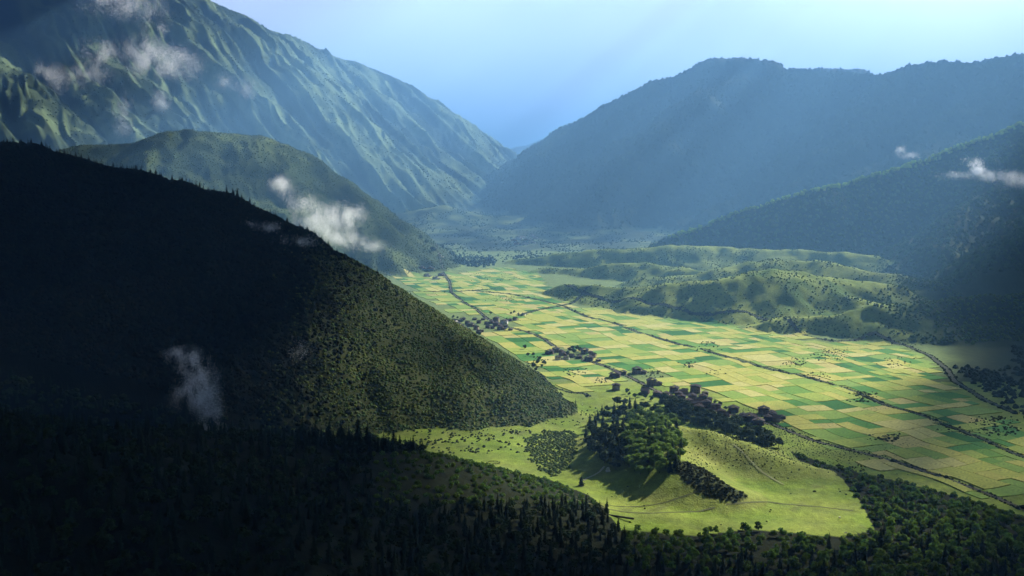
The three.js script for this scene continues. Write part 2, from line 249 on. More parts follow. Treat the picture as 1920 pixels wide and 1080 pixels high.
function buildLand() {
  const azs = [], rs = [];
  const fine = QUICK ? 0.20 : 0.085;
  for (let a = -180; a < -38; a += 3) azs.push(a);
  for (let a = -38; a < 38; a += fine) azs.push(a);
  for (let a = 38; a <= 180.01; a += 3) azs.push(Math.min(a, 180));
  let r = 2; while (r < 380) { rs.push(r); r *= 1.05; }
  const kk = QUICK ? 0.011 : 0.0046;
  while (r < 9900) { rs.push(r); r *= 1 + (r < 520 ? 0.012 : kk); }
  while (r < 13600) { rs.push(r); r *= 1.012; }
  while (r < 26000) { rs.push(r); r *= 1.06; }
  const NA = azs.length, NR = rs.length, N = NA * NR;
  const pos = new Float32Array(N * 3), ids = new Uint8Array(N), nor = new Float32Array(N * 3), col = new Float32Array(N * 3), c = [0, 0, 0];
  for (let i = 0; i < NR; i++) for (let j = 0; j < NA; j++) {
    const a = azs[j] * Math.PI / 180, x = Math.sin(a) * rs[i], f = Math.cos(a) * rs[i], k = i * NA + j;
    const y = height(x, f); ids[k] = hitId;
    pos[3 * k] = x; pos[3 * k + 1] = y; pos[3 * k + 2] = -f;
  }
  const quad = [];
  for (let i = 0; i < NR - 1; i++) for (let j = 0; j < NA - 1; j++) { const a = i * NA + j; quad.push(a, a + 1, a + NA, a + NA + 1); }
  for (let q = 0; q < quad.length; q += 4) {                        // smooth normals over the whole land
    const a = quad[q] * 3, b = quad[q + 1] * 3, d = quad[q + 2] * 3;
    const ux = pos[b] - pos[a], uy = pos[b + 1] - pos[a + 1], uz = pos[b + 2] - pos[a + 2], vx = pos[d] - pos[a], vy = pos[d + 1] - pos[a + 1], vz = pos[d + 2] - pos[a + 2];
    let nx = uy * vz - uz * vy, ny = uz * vx - ux * vz, nz = ux * vy - uy * vx; if (ny < 0) { nx = -nx; ny = -ny; nz = -nz; }
    for (let e = 0; e < 4; e++) { const k = quad[q + e] * 3; nor[k] += nx; nor[k + 1] += ny; nor[k + 2] += nz; }
  }
  for (let k = 0; k < N; k++) {
    const l = Math.hypot(nor[3 * k], nor[3 * k + 1], nor[3 * k + 2]) || 1; nor[3 * k] /= l; nor[3 * k + 1] /= l; nor[3 * k + 2] /= l;
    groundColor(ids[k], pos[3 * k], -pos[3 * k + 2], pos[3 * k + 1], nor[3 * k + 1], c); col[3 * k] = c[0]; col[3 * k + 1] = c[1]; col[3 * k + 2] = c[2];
  }
  const TN = 512, td = new Uint8Array(TN * TN * 4), pn = (x, y, per, o) => { const ix = Math.floor(x), iy = Math.floor(y), u = x - ix, v = y - iy, s = u * u * (3 - 2 * u), t = v * v * (3 - 2 * v), w = (a, b) => GR[2 * hsh((a % per) + o, (b % per) + o * 7)]; return lerp(lerp(w(ix, iy), w(ix + 1, iy), s), lerp(w(ix, iy + 1), w(ix + 1, iy + 1), s), t); };
  for (let y = 0; y < TN; y++) for (let x = 0; x < TN; x++) { const n = 0.34 * pn(x / 64, y / 64, 8, 1) + 0.3 * pn(x / 23.27272727, y / 23.27272727, 22, 2) + 0.3 * pn(x / 8, y / 8, 64, 3) + 0.34 * pn(x / 3.2, y / 3.2, 160, 4), v = clamp(0.80 + 0.26 * n) * 255, i = (y * TN + x) * 4; td[i] = td[i + 1] = td[i + 2] = v; td[i + 3] = 255; }
  const turf = new THREE.DataTexture(td, TN, TN); turf.wrapS = turf.wrapT = THREE.RepeatWrapping; turf.magFilter = THREE.LinearFilter; turf.needsUpdate = true;
  const mat = new THREE.MeshPhysicalMaterial({ vertexColors: true, roughness: 1, specularIntensity: 0.1, map: turf, bumpMap: turf, bumpScale: 1.1 });
  for (const id of Object.keys(LANDS)) {
    const map = new Int32Array(N).fill(-1), index = []; let n = 0; const take = (k) => (map[k] < 0 ? (map[k] = n++) : map[k]);
    for (let q = 0; q < quad.length; q += 4) { if (ids[quad[q]] != id) continue; const a = take(quad[q]), b = take(quad[q + 1]), d = take(quad[q + 2]), e = take(quad[q + 3]); index.push(a, b, d, b, e, d); }
    if (!n) continue;
    const p = new Float32Array(n * 3), nn = new Float32Array(n * 3), cc = new Float32Array(n * 3);
    for (let k = 0; k < N; k++) if (map[k] >= 0) for (let e = 0; e < 3; e++) { const o = map[k] * 3 + e; p[o] = pos[3 * k + e]; nn[o] = nor[3 * k + e]; cc[o] = col[3 * k + e]; }
    const g = new THREE.BufferGeometry();
    g.setAttribute('position', new THREE.BufferAttribute(p, 3)); g.setAttribute('normal', new THREE.BufferAttribute(nn, 3)); g.setAttribute('color', new THREE.BufferAttribute(cc, 3)); g.setIndex(index);
    const uv = new Float32Array(n * 2); for (let k = 0; k < n; k++) { uv[2 * k] = p[3 * k] / 70; uv[2 * k + 1] = p[3 * k + 2] / 70; } g.setAttribute('uv', new THREE.BufferAttribute(uv, 2));
    const m = new THREE.Mesh(g, mat), [name, label, cat] = LANDS[id]; m.name = numbered(name);
    put(tag(m, label, cat, null, 'structure'));
  }
}
buildLand();

/* ------------------------------------------------------------------ leafy shapes */
function soup(tris, colors) {                                       // triangles -> geometry with flat normals pushed outward
  const g = new THREE.BufferGeometry(); g.setAttribute('position', new THREE.BufferAttribute(new Float32Array(tris), 3)); if (colors) g.setAttribute('color', new THREE.BufferAttribute(new Float32Array(colors), 3)); g.computeVertexNormals(); return g;
}
function leafQuad(T, cx, cy, cz, s, nx, ny, nz) {                   // a bent leaf clump, two triangles
  let ax = rr(-1, 1), ay = rr(-1, 1), az = rr(-1, 1); const d = ax * nx + ay * ny + az * nz; ax -= d * nx; ay -= d * ny; az -= d * nz; const l = Math.hypot(ax, ay, az) || 1; ax /= l; ay /= l; az /= l;
  const bx = ny * az - nz * ay, by = nz * ax - nx * az, bz = nx * ay - ny * ax, t = s * rr(0.6, 1.1), k = s * 0.35;
  const p = [[cx - ax * s, cy - ay * s, cz - az * s], [cx + bx * t + nx * k, cy + by * t + ny * k, cz + bz * t + nz * k], [cx + ax * s, cy + ay * s, cz + az * s], [cx - bx * t - nx * k, cy - by * t - ny * k, cz - bz * t - nz * k]];
  T.push(...p[0], ...p[1], ...p[2], ...p[0], ...p[2], ...p[3]);
}
function lobes(T, list, n, s) {                                     // leaf clumps over the outside of several uneven lobes
  let total = 0; for (const L of list) total += L[3] * L[3];
  for (const [x, y, z, r, q = 0.85] of list) for (let i = 0, m = Math.round(n * r * r / total); i < m; i++) {
    const u = rr(-0.75, 1), a = rr(0, 6.283), w = Math.sqrt(1 - u * u), k = r * (0.72 + 0.36 * Math.pow(rnd(), 0.6)), dx = w * Math.cos(a), dz = w * Math.sin(a);
    let nx = dx + rr(-.6, .6), ny = u + rr(-.3, .8), nz = dz + rr(-.6, .6); const l = Math.hypot(nx, ny, nz) || 1;
    leafQuad(T, x + dx * k, y + u * k * q, z + dz * k, s * rr(0.6, 1.3), nx / l, ny / l, nz / l);
  }
}
function broadCrown(seed, n, s) {                                   // unit tree: 1 high
  reseed(seed); const T = [], L = [];
  L.push([0, 0.6, 0, 0.25]);
  for (let i = 0; i < 9; i++) { const a = i * 2.4 + rr(-.4, .4), y = rr(0.38, 0.86), w = rr(0.14, 0.26) * (1.15 - Math.abs(y - 0.58)); L.push([Math.cos(a) * w, y, Math.sin(a) * w, rr(0.1, 0.19)]); }
  L.push([rr(-.05, .05), 0.88, rr(-.05, .05), 0.12]);
  lobes(T, L, n, s); return soup(T);
}
function trunkGeo(h, r, limbs) {
  const parts = [new THREE.CylinderGeometry(r * 0.35, r, h, 6, 3).translate(0, h / 2, 0)];
  for (let i = 0; i < limbs; i++) { const g = new THREE.CylinderGeometry(r * 0.18, r * 0.4, h * 0.6, 5).translate(0, h * 0.3, 0).rotateZ(0.75).rotateY(i * 2.2).translate(0, h * (0.5 + 0.12 * i), 0); parts.push(g); }
  return mergeGeometries(parts.map((g) => g.toNonIndexed()));
}
function coniferCrown(seed, whorls = 15, arms = 8, wide = 0.20) {    // drooping layered branches
  reseed(seed); const T = [];
  for (let w = 0; w < whorls; w++) {
    const t = w / (whorls - 1), y = 0.12 + 0.86 * t, R = (wide * Math.pow(1 - t, 0.72) + 0.02) * rr(0.8, 1.2), n = Math.max(4, Math.round(arms * (1 - 0.45 * t)));
    for (let i = 0; i < n; i++) {
      const a = 6.283 * (i + rr(-.3, .3)) / n + w * 1.7, r = R * rr(0.65, 1.2), dx = Math.cos(a), dz = Math.sin(a), dr = r * rr(0.35, 0.7), hw = r * rr(0.28, 0.42) + 0.004;
      const tip = [dx * r, y - dr, dz * r], mid = [dx * r * 0.55, y - dr * 0.35, dz * r * 0.55], l = [mid[0] - dz * hw, mid[1] - dr * 0.5, mid[2] + dx * hw], q = [mid[0] + dz * hw, mid[1] - dr * 0.5, mid[2] - dx * hw], o = [0, y + 0.02, 0];
      T.push(...o, ...l, ...mid, ...o, ...mid, ...q, ...l, ...tip, ...mid, ...mid, ...tip, ...q);
    }
  }
  T.push(-0.012, 0.94, 0, 0.012, 0.94, 0, 0, 1.0, 0, 0, 0.94, -0.012, 0, 0.94, 0.012, 0, 1.0, 0);
  return soup(T);
}
function shrubGeo(seed, n, s, spread) {
  reseed(seed); const T = [], L = [[0, 0.42, 0, 0.48, 0.9]];
  for (let i = 0; i < 4; i++) { const a = i * 1.7 + rr(0, 1); L.push([Math.cos(a) * spread, rr(0.25, 0.45), Math.sin(a) * spread, rr(0.24, 0.4), 0.9]); }
  lobes(T, L, n, s); return soup(T);
}
function bumpGeo(seed, detail = 1) {                                 // closed lumpy bush for far vegetation
  reseed(seed); const g = new THREE.IcosahedronGeometry(1, detail), p = g.attributes.position, memo = {};
  for (let i = 0; i < p.count; i++) { const k = [p.getX(i), p.getY(i), p.getZ(i)].map((v) => v.toFixed(3)).join(); const q = memo[k] ??= rr(0.72, 1.18); p.setXYZ(i, p.getX(i) * q, Math.max(-0.3, p.getY(i) * q), p.getZ(i) * q); }
  g.computeVertexNormals(); return g;
}
const leaf = (c, t = 0.35) => new THREE.MeshPhysicalMaterial({ color: new THREE.Color().setRGB(...c), roughness: 1, specularIntensity: 0.2, transmission: t, thickness: 0, side: THREE.DoubleSide });
const dull = (c) => new THREE.MeshPhysicalMaterial({ color: new THREE.Color().setRGB(...c), roughness: 1, specularIntensity: 0.15, side: THREE.DoubleSide });
const M = {
  sunny: leaf([0.17, 0.275, 0.04], 0.5),  broad: leaf([0.10, 0.175, 0.025], 0.42), broadDark: leaf([0.035, 0.06, 0.016], 0.3), conifer: leaf([0.022, 0.038, 0.014], 0.15), bark: std([0.06, 0.045, 0.03]),  // sunny and broadDark carry sun and shade in the broadleaf colour
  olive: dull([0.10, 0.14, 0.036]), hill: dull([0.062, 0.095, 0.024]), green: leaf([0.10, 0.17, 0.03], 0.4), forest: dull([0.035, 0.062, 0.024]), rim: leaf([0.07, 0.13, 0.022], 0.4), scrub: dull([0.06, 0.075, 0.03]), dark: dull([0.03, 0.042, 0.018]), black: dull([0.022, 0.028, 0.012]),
};
const G = {
  broad: [0, 1, 2, 3].map((i) => broadCrown(100 + i, 420, 0.074)), broadLow: [0, 1, 2].map((i) => broadCrown(200 + i, 130, 0.105)),
  conifer: [0, 1, 2].map((i) => coniferCrown(300 + i)), coniferLow: [0, 1].map((i) => coniferCrown(320 + i, 8, 6, 0.22)),
  shrub: [0, 1, 2].map((i) => shrubGeo(400 + i, 70, 0.2, 0.42)), bump: [0, 1, 2].map((i) => bumpGeo(500 + i)), bump0: [0, 1].map((i) => bumpGeo(520 + i, 0)),
  trunk: trunkGeo(0.55, 0.022, 3), pole: trunkGeo(0.95, 0.016, 0),
};

/* ------------------------------------------------------------------ stuff: scattered cover, one object each */
const MX = new THREE.Matrix4(), QT = new THREE.Quaternion(), EU = new THREE.Euler(), VP = new THREE.Vector3(), VS = new THREE.Vector3(), CL = new THREE.Color();
function cover(name, label, category, geos, mat, list) {            // list of [x, f, y, sx, sy, yaw, tint]
  const per = geos.map(() => []); list.forEach((e, i) => per[i % geos.length].push(e));
  const make = (g, l) => { const m = new THREE.InstancedMesh(g, mat, l.length); l.forEach((e, i) => { EU.set(rr(-.06, .06), e[5], rr(-.06, .06)); m.setMatrixAt(i, MX.compose(VP.set(e[0], e[2], -e[1]), QT.setFromEuler(EU), VS.set(e[3], e[4], e[3]))); const t = e[6]; m.setColorAt(i, CL.setRGB(t[0], t[1], t[2])); }); m.instanceMatrix.needsUpdate = true; return m; };
  const root = new THREE.Group(); root.name = numbered(name); per.forEach((l, i) => { if (!l.length) return; const m = make(geos[i], l); m.name = 'foliage'; m.userData.kind = 'stuff'; root.add(m); });
  put(tag(root, label, category, null, 'stuff')); return root;
}
const tint = (v = 0.3, warm = 0.12) => { const b = 1 + rr(-v, v), w = rr(-warm, warm); return [b * (1 + w), b, b * (1 - w)]; };
// walks a jittered lattice over a box; test returns 0 or a record
function lattice(x0, x1, f0, f1, step, fn) { for (let f = f0; f < f1; f += step) for (let x = x0; x < x1; x += step) { const X = x + rr(0, step), Fd = f + rr(0, step); fn(X, Fd); } }
const inFrame = (px, py, m = 60) => px > -m && px < 1920 + m && py > -m && py < 1080 + m + 60;

reseed(11);
{ // near left hillside: dense low shrubs, tufts and small conifers on the top
  const L = [], C = [], DK = [];
  lattice(-900, 140, 930, 1420, 3.6, (x, f) => { const y = height(x, f); if (hitId !== 1) return; const [px, py] = project(x, f, y); if (!inFrame(px, py)) return;
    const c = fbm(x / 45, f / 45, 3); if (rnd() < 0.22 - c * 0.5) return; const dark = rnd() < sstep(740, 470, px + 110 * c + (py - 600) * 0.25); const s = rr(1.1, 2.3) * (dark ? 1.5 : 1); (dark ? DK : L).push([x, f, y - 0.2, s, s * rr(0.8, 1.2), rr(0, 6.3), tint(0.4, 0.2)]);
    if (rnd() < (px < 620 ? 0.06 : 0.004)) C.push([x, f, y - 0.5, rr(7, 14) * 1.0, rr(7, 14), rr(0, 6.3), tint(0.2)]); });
  cover('hillside_shrubs', 'dense low olive shrubs covering the dark left hillside', 'shrubs', G.bump, M.olive, L);
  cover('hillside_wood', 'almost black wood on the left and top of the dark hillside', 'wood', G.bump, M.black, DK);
  cover('hillside_conifers', 'dark small conifers mixed into the shrubs high on the left hillside', 'conifers', G.coniferLow, M.conifer, C);
}
{ // hill behind
  const L = [];
  lattice(-2300, -50, 2500, 4200, 8.5, (x, f) => { const y = height(x, f); if (hitId !== 2) return; const [px, py] = project(x, f, y); if (!inFrame(px, py, 10)) return; const c = fbm(x / 130, f / 130, 3); if (rnd() < 0.3 - c * 0.8) return; const s = rr(2.0, 3.8); L.push([x, f, y - 0.6, s, s * rr(0.8, 1.2), rr(0, 6.3), tint(0.4, 0.2).map((v) => v * (0.9 + 0.9 * c))]); });
  cover('hill_shrubs', 'olive bushes spread over the rounded hill behind the dark hillside', 'shrubs', G.bump0, M.hill, L);
}
{ // low rolling hills: bushes thick on the back slopes, thin on the bright crests
  const L = [];
  lattice(0, 2000, 1550, 3500, 6.5, (x, f) => { const y = height(x, f); if (hitId !== 7) return; const [px, py] = project(x, f, y); if (!inFrame(px, py, 10)) return; const c = fbm(x / 90 + 7, f / 90, 3); const right = 0.5 * sstep(1620, 1780, px + 120 * c); if (rnd() > 0.30 + c * 1.1 + right) return; const s = rr(1.2, 2.9) * (1 + 1.2 * right); L.push([x, f, y - 0.4, s, s * rr(0.9, 1.4), rr(0, 6.3), tint(0.35, 0.15)]); });
  cover('rolling_hill_bushes', 'green bushes dotted over the low rolling hills behind the fields', 'bushes', G.bump0, M.green, L);
}
{ // spur with the lit rim, right mountains, rough wood on the right
  const L = [], R = [], W = [];
  lattice(200, 3300, 2200, 5200, 17, (x, f) => { const y = height(x, f); if (hitId !== 6) return; const [px, py] = project(x, f, y); if (!inFrame(px, py, 10)) return; const s = rr(4, 8); L.push([x, f, y - 1, s, s * rr(1.1, 1.7), rr(0, 6.3), tint(0.35, 0.15)]); });
  lattice(-200, 4200, 3300, 7000, 27, (x, f) => { const y = height(x, f); if (hitId !== 4 && hitId !== 5) return; const [px, py] = project(x, f, y); if (!inFrame(px, py, 10)) return; if (rnd() < 0.15 - 0.5 * fbm(x / 200, f / 200, 2)) return; const s = rr(8, 14); R.push([x, f, y - 4, s, s * rr(1.1, 1.7), rr(0, 6.3), tint(0.35, 0.15)]); });
  lattice(300, 1900, 1000, 2600, 9, (x, f) => { const y = height(x, f); if (hitId !== 0) return; const [px, py] = project(x, f, y); if (!inFrame(px, py, 10)) return; const d = polyDist(Z.rough, px, py); if (d < 0 || inPoly(Z.fields, px, py)) return; const clear = (px > 1700 && px < 1900 && py > 630 && py < 690) ? 1 : 0; if (clear || rnd() > 0.6 + fbm(x / 60, f / 60, 2)) return; const s = rr(2.5, 5); W.push([x, f, y - 0.5, s, s * rr(1, 1.5), rr(0, 6.3), tint(0.35, 0.15)]); });
  const Q = []; lattice(-4200, 400, 4500, 9800, 26, (x, f) => { const y = height(x, f); if (hitId !== 3) return; const [px, py] = project(x, f, y); if (!inFrame(px, py, 10)) return; if (rnd() > 0.45 + 0.9 * fbm(x / 160, f / 160, 3)) return; const s = rr(4, 8); Q.push([x, f, y - 1.5, s, s * rr(0.8, 1.2), rr(0, 6.3), tint(0.3, 0.15)]); });
  cover('mountain_scrub', 'scrub in the gullies of the tall ribbed mountain', 'scrub', G.bump0, M.forest, Q);
  const RIM = []; { const line = HILLS[5].lines[0]; for (let i = 1; i < line.length; i++) { const a = line[i - 1], b = line[i], d = Math.hypot(b[0] - a[0], b[1] - a[1]); for (let t = 0; t < d; t += 3.2) { const x = lerp(a[0], b[0], t / d) + rr(-26, 26), f = lerp(a[1], b[1], t / d) + rr(-26, 26), y = height(x, f), [px] = project(x, f, y); if (px > 1960 || px < 1250) continue; const h = rr(11, 19); RIM.push([x, f, y - 1, h * 0.9, h, rr(0, 6.3), tint(0.3, 0.15).map((v) => v * 1.4)]); } } }  // tints raised to paint sunlight onto the crest trees
  cover('crest_forest', 'trees painted sunlit green along the crest of the dark spur', 'forest', G.broadLow, M.sunny, RIM);
  cover('spur_forest', 'forest on the dark spur with the sunlit rim', 'forest', G.bump, M.rim, L);
  cover('mountain_forest', 'hazy far forest covering the right hand mountains', 'forest', G.bump0, M.forest, R);
  cover('rough_wood', 'dark rough woodland right of the fields', 'woodland', G.bump, M.broadDark, W);
}
const FRONT = [];
{ // foreground forest
  const B = [], C = [], S = [], BD = [], SH = [];
  lattice(-560, 760, 300, 1000, 7.5, (x, f) => {
    const y = height(x, f), id = hitId; const [px, py] = project(x, f, y); if (!inFrame(px, py, 160) || py > 1330) return;
    const inF = id === 0 && inPoly(Z.forest, px, py), slope = id === 9; const gap = (id === 0 || id === 1) && px < 800 && py > 690 && f < 1020 && py > lerp(700, 812, clamp(px / 560)) ;
    if (gap && !inF && !slope) { const t = rnd(); if (px < 620 && t < 0.45) { const h = rr(8, 14); C.push([x, f, y - 0.5, h, h, rr(0, 6.3), tint(0.25)]); } else if (px < 620) { for (let q = 0; q < 3; q++) { const X = x + rr(-4, 4), Y = f + rr(-4, 4), w = rr(2, 4); SH.push([X, Y, height(X, Y) - 0.3, w, w * 0.9, rr(0, 6.3), tint(0.35, 0.15)]); } } else if (px < 800 && t < 0.9 - 0.6 * sstep(640, 790, px)) { S.push([x, f, y - 0.3, rr(1.8, 3.4), rr(1.8, 3.6), rr(0, 6.3), tint(0.35, 0.15)]); } return; }
    if (!inF && !slope) return;
    if (slope) {
      const open = px > 700 && py > 850 && py < 950;
      if (open) { if (rnd() < 0.85) S.push([x, f, y - 0.3, rr(2.2, 4.2), rr(2.4, 4.8), rr(0, 6.3), tint(0.35, 0.15)]); return; }
      if (rnd() < 0.5) { const h = rr(8, 14); C.push([x, f, y - 0.5, h, h, rr(0, 6.3), tint(0.25)]); } else if (rnd() < 0.8) { const h = rr(5, 9); BD.push([x, f, y - 0.4, h * 1.2, h, rr(0, 6.3), tint(0.3, 0.15)]); }
      return;
    }
    const e = polyDist(Z.forest, px, py), right = px > 1480;
    if (right) { const t = rnd(); if (py > 1010 && t < 0.13) { const h = rr(13, 20); C.push([x, f, y - 0.4, h, h, rr(0, 6.3), tint(0.25)]); } else if (t < 0.9) { const edge = e < 18; const h = edge ? rr(3, 6) : rr(6, 10.5); (edge ? S : B).push([x, f, y - 0.4, edge ? h * .8 : h, edge ? h * .8 : h, rr(0, 6.3), tint(0.35, 0.16)]); } return; }
    const front = sstep(40, 85, e); if (e < 16 && rnd() < 0.5) { const h = rr(1.5, 4); S.push([x, f, y - 0.3, h, h, rr(0, 6.3), tint(0.35, 0.15)]); return; }
    if (rnd() < 0.55 * front) { const h = rr(9, 15); C.push([x, f, y - 0.4, h, h, rr(0, 6.3), tint(0.25)]); } else if (rnd() < 0.85) { const h = rr(5, 9); B.push([x, f, y - 0.4, h, h, rr(0, 6.3), tint(0.35, 0.15)]); }
  });
  // the nearest that can be told apart become trees of their own, below
  const key = (e) => { const [px, py] = project(e[0], e[1], e[2] + e[4]); return [px, py]; };
  const single = [];
  const restC = C.filter((e) => { const [px, py] = key(e); const edge = py < 1010 && py > 770 && px > 540 && px < 1900; if (edge && single.length < 200 && rnd() < 0.55) { single.push(e); return false; } return true; });
  FRONT.push(...single);
  cover('foreground_conifers', 'black mass of conifers filling the bottom of the valley side', 'conifer forest', G.conifer, M.conifer, restC);
  cover('foreground_broadleaf', 'green broadleaf thicket along the lower edge of the pasture', 'thicket', G.broadLow, M.broad, B);
  cover('shaded_thicket', 'dark thicket among the conifers of the near slope', 'thicket', G.broadLow, M.broadDark, BD);
  cover('shaded_shrubs', 'dark shrubs between the conifers at the shaded foot of the hillside', 'shrubs', G.bump, M.broadDark, SH);
  cover('slope_shrubs', 'sunlit green shrubs on the shoulder above the pasture', 'shrubs', G.shrub, M.broad, S);
}
{ // pasture plateau shrubs, sparse tufts on the knoll grass, bank scrub, meadow specks
  const L = [], T = [], K = [];
  lattice(-150, 500, 640, 1100, 3.0, (x, f) => {
    const y = height(x, f), id = hitId; if (id !== 0 && id !== 8 && id !== 1) return; const [px, py] = project(x, f, y);
    if (polyDist(Z.plateau, px, py) > 9 * noise(x / 11, f / 11)) { if (rnd() < 0.8) L.push([x, f, y - 0.2, rr(1.2, 1.9), rr(1.3, 2.2), rr(0, 6.3), tint(0.35)]); return; }
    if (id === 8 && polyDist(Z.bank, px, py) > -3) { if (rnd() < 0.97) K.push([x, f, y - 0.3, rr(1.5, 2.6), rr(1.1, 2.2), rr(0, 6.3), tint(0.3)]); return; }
    const up = sstep(900, 840, py) * sstep(1260, 1320, px) * (id === 8 || py < 890 ? 1 : 0);
    if (rnd() < 0.6 * up) { const s = rr(0.4, 0.95); T.push([x, f, y - 0.1, s, s, rr(0, 6.3), tint(0.3)]); }
    else if (inPoly(Z.meadow, px, py) && rnd() < 0.004 + 0.05 * sstep(0.3, 0.55, fbm(x / 40 + 3, f / 40, 2))) { const s = rr(0.6, 1.5); T.push([x, f, y - 0.1, s, s, rr(0, 6.3), tint(0.3)]); }
    else if (px > 760 && px < 1000 && py > 805 && py < 850 && id !== 1 && rnd() < 0.16 + 0.5 * fbm(x / 25, f / 25, 2)) { const s = rr(1, 2.2); T.push([x, f, y - 0.2, s, s, rr(0, 6.3), tint(0.3)]); }
    else if (py > 735 && py < 800 && px > 1020 && px < 1120 && rnd() < 0.12) { const s = rr(0.8, 1.6); T.push([x, f, y - 0.2, s, s, rr(0, 6.3), tint(0.3)]); }
  });
  cover('plateau_shrubs', 'patch of dense grey green shrubs on the terrace beside the pasture', 'shrubs', G.bump, M.olive, L);
  cover('pasture_tufts', 'scattered small tufts and bushes over the pasture and knoll grass', 'tufts', G.bump0, M.scrub, T);
  cover('bank_scrub', 'scrub on the steep bank running down from the knoll, shadow side painted dark', 'scrub', G.shrub, M.dark, K);
}
{ // far valley bushes and woods
  const L = [];
  lattice(-1500, 1500, 3300, 5900, 15, (x, f) => { const y = height(x, f); if (hitId !== 0 && hitId !== 10) return; const [px, py] = project(x, f, y); if (py > 492 || px < 680 || px > 1400) return; if (inPoly(Z.fields, px, py)) return; if (rnd() > 0.2 + 0.9 * fbm(x / 140 + 1, f / 200, 3)) return; const s = rr(3, 6.5); L.push([x, f, y - 0.8, s, s * rr(0.9, 1.5), rr(0, 6.3), tint(0.3)]); });
  const wood = (cx, cy, w, h, n) => { for (let i = 0; i < n; i++) { const px = cx + rr(-w, w), py = cy + rr(-h, h), [x, f] = floorAt(px, py); const y = height(x, f), s = rr(5, 9); L.push([x, f, y - 1, s, s * rr(1.2, 1.8), rr(0, 6.3), tint(0.3)]); } };
  wood(885, 492, 42, 9, 160); wood(815, 478, 25, 8, 50); wood(1010, 484, 50, 4, 40);
  cover('far_woods', 'blue green woods and bushes at the far end of the fields', 'woods', G.bump0, M.forest, L);
}
{ // hedges along the lanes, thin lines of brush in the fields
  const L = [], D = [];
  for (const k in ROADW) { const line = ROADW[k]; const wide = k === 'edge_ditch' ? 5.4 : k === 'stream' ? 3 : 3.9; for (let i = 1; i < line.length; i++) { const [a, b] = [line[i - 1], line[i]], d = Math.hypot(b[0] - a[0], b[1] - a[1]); for (let t = 0; t < d; t += rr(1.6, 4.2)) { const u = t / d; for (const s of [-1, 1]) { if (rnd() < 0.25) continue; const o = s * wide * rr(0.55, 0.95), x = lerp(a[0], b[0], u) - (b[1] - a[1]) / d * o, f = lerp(a[1], b[1], u) + (b[0] - a[0]) / d * o; if (f > 4200) continue; const big = rnd() < 0.05 ? 2.1 : 1, q = rr(0.9, 1.8) * big; L.push([x, f, height(x, f) - 0.1, q, q * rr(0.8, 1.2), rr(0, 6.3), tint(0.3)]); } } } }
  const spots = [[1225, 700, 26, 8, 40], [1290, 685, 20, 6, 30], [1330, 650, 30, 8, 40], [1490, 680, 30, 9, 60], [1560, 665, 50, 12, 90], [1620, 745, 34, 10, 80], [1660, 822, 40, 7, 60], [1500, 620, 34, 9, 50], [1700, 640, 40, 8, 50], [1780, 805, 26, 6, 30], [1590, 880, 40, 6, 30], [1860, 800, 60, 18, 160], [1340, 700, 24, 6, 26], [1530, 705, 30, 6, 30], [1080, 700, 30, 8, 40], [1010, 680, 24, 10, 40], [1130, 715, 18, 5, 20], [1960, 820, 40, 25, 90], [1680, 680, 40, 10, 50], [955, 560, 60, 6, 70], [930, 520, 60, 8, 80]];
  for (const [cx, cy, w, h, n] of spots) for (let i = 0; i < n; i++) { const px = cx + rr(-w, w) * Math.sqrt(rnd()), py = cy + rr(-h, h), [x, f] = floorAt(px, py); const s = rr(0.8, 2.2); D.push([x, f, height(x, f), s, s * rr(0.9, 1.5), rr(0, 6.3), tint(0.3)]); }
  cover('lane_hedges', 'dark brush lining the lanes and ditches across the fields', 'hedges', G.bump0, M.dark, L);
  cover('field_brush', 'scattered brush and saplings among the crop fields', 'brush', G.shrub, M.scrub, D);
}

/* ------------------------------------------------------------------ lanes */
function ribbon(name, label, category, line, w, lift, mat, kind) {
  const p = [], idx = []; const pts = []; for (let i = 1; i < line.length; i++) { const [a, b] = [line[i - 1], line[i]], n = Math.max(1, Math.round(Math.hypot(b[0] - a[0], b[1] - a[1]) / 12)); for (let t = 0; t < n; t++) pts.push([lerp(a[0], b[0], t / n), lerp(a[1], b[1], t / n)]); } pts.push(line[line.length - 1]);
  pts.forEach((q, i) => { const a = pts[Math.max(0, i - 1)], b = pts[Math.min(pts.length - 1, i + 1)], d = Math.hypot(b[0] - a[0], b[1] - a[1]), nx = -(b[1] - a[1]) / d, nf = (b[0] - a[0]) / d, ww = w * (1 + 0.2 * noise(q[0] / 15, q[1] / 15)); for (const s of [-1, 1]) { const x = q[0] + nx * ww * s, f = q[1] + nf * ww * s; p.push(x, height(x, f) + lift, -f); } if (i) { const k = 2 * i; idx.push(k - 2, k - 1, k, k - 1, k + 1, k); } });
  const g = new THREE.BufferGeometry(); g.setAttribute('position', new THREE.BufferAttribute(new Float32Array(p), 3)); g.setIndex(idx); g.computeVertexNormals();
  const m = new THREE.Mesh(g, mat); m.name = numbered(name); return put(tag(m, label, category, null, kind));
}
const roadM = std([0.085, 0.08, 0.06]), ditchM = std([0.045, 0.055, 0.03]), pathM = std([0.46, 0.44, 0.33]);
ribbon('road', 'grey village lane winding past the houses through the fields', 'road', ROADW.village_road, 2.5, 0.3, roadM, 'structure');
ribbon('ditch', 'dark straight ditch cutting lengthwise through the middle of the fields', 'ditch', ROADW.field_lane, 2.6, 0.3, ditchM, 'structure');
ribbon('ditch', 'dark cross ditch between the far fields', 'ditch', ROADW.cross_lane, 3.4, 0.36, ditchM, 'structure');
ribbon('ditch', 'short dark ditch slanting up beside the white walled village', 'ditch', ROADW.cross_lane_b, 4, 0.36, ditchM, 'structure');
ribbon('ditch', 'dark ditch along the foot of the rolling hills', 'ditch', ROADW.edge_ditch, 3.6, 0.3, ditchM, 'structure');
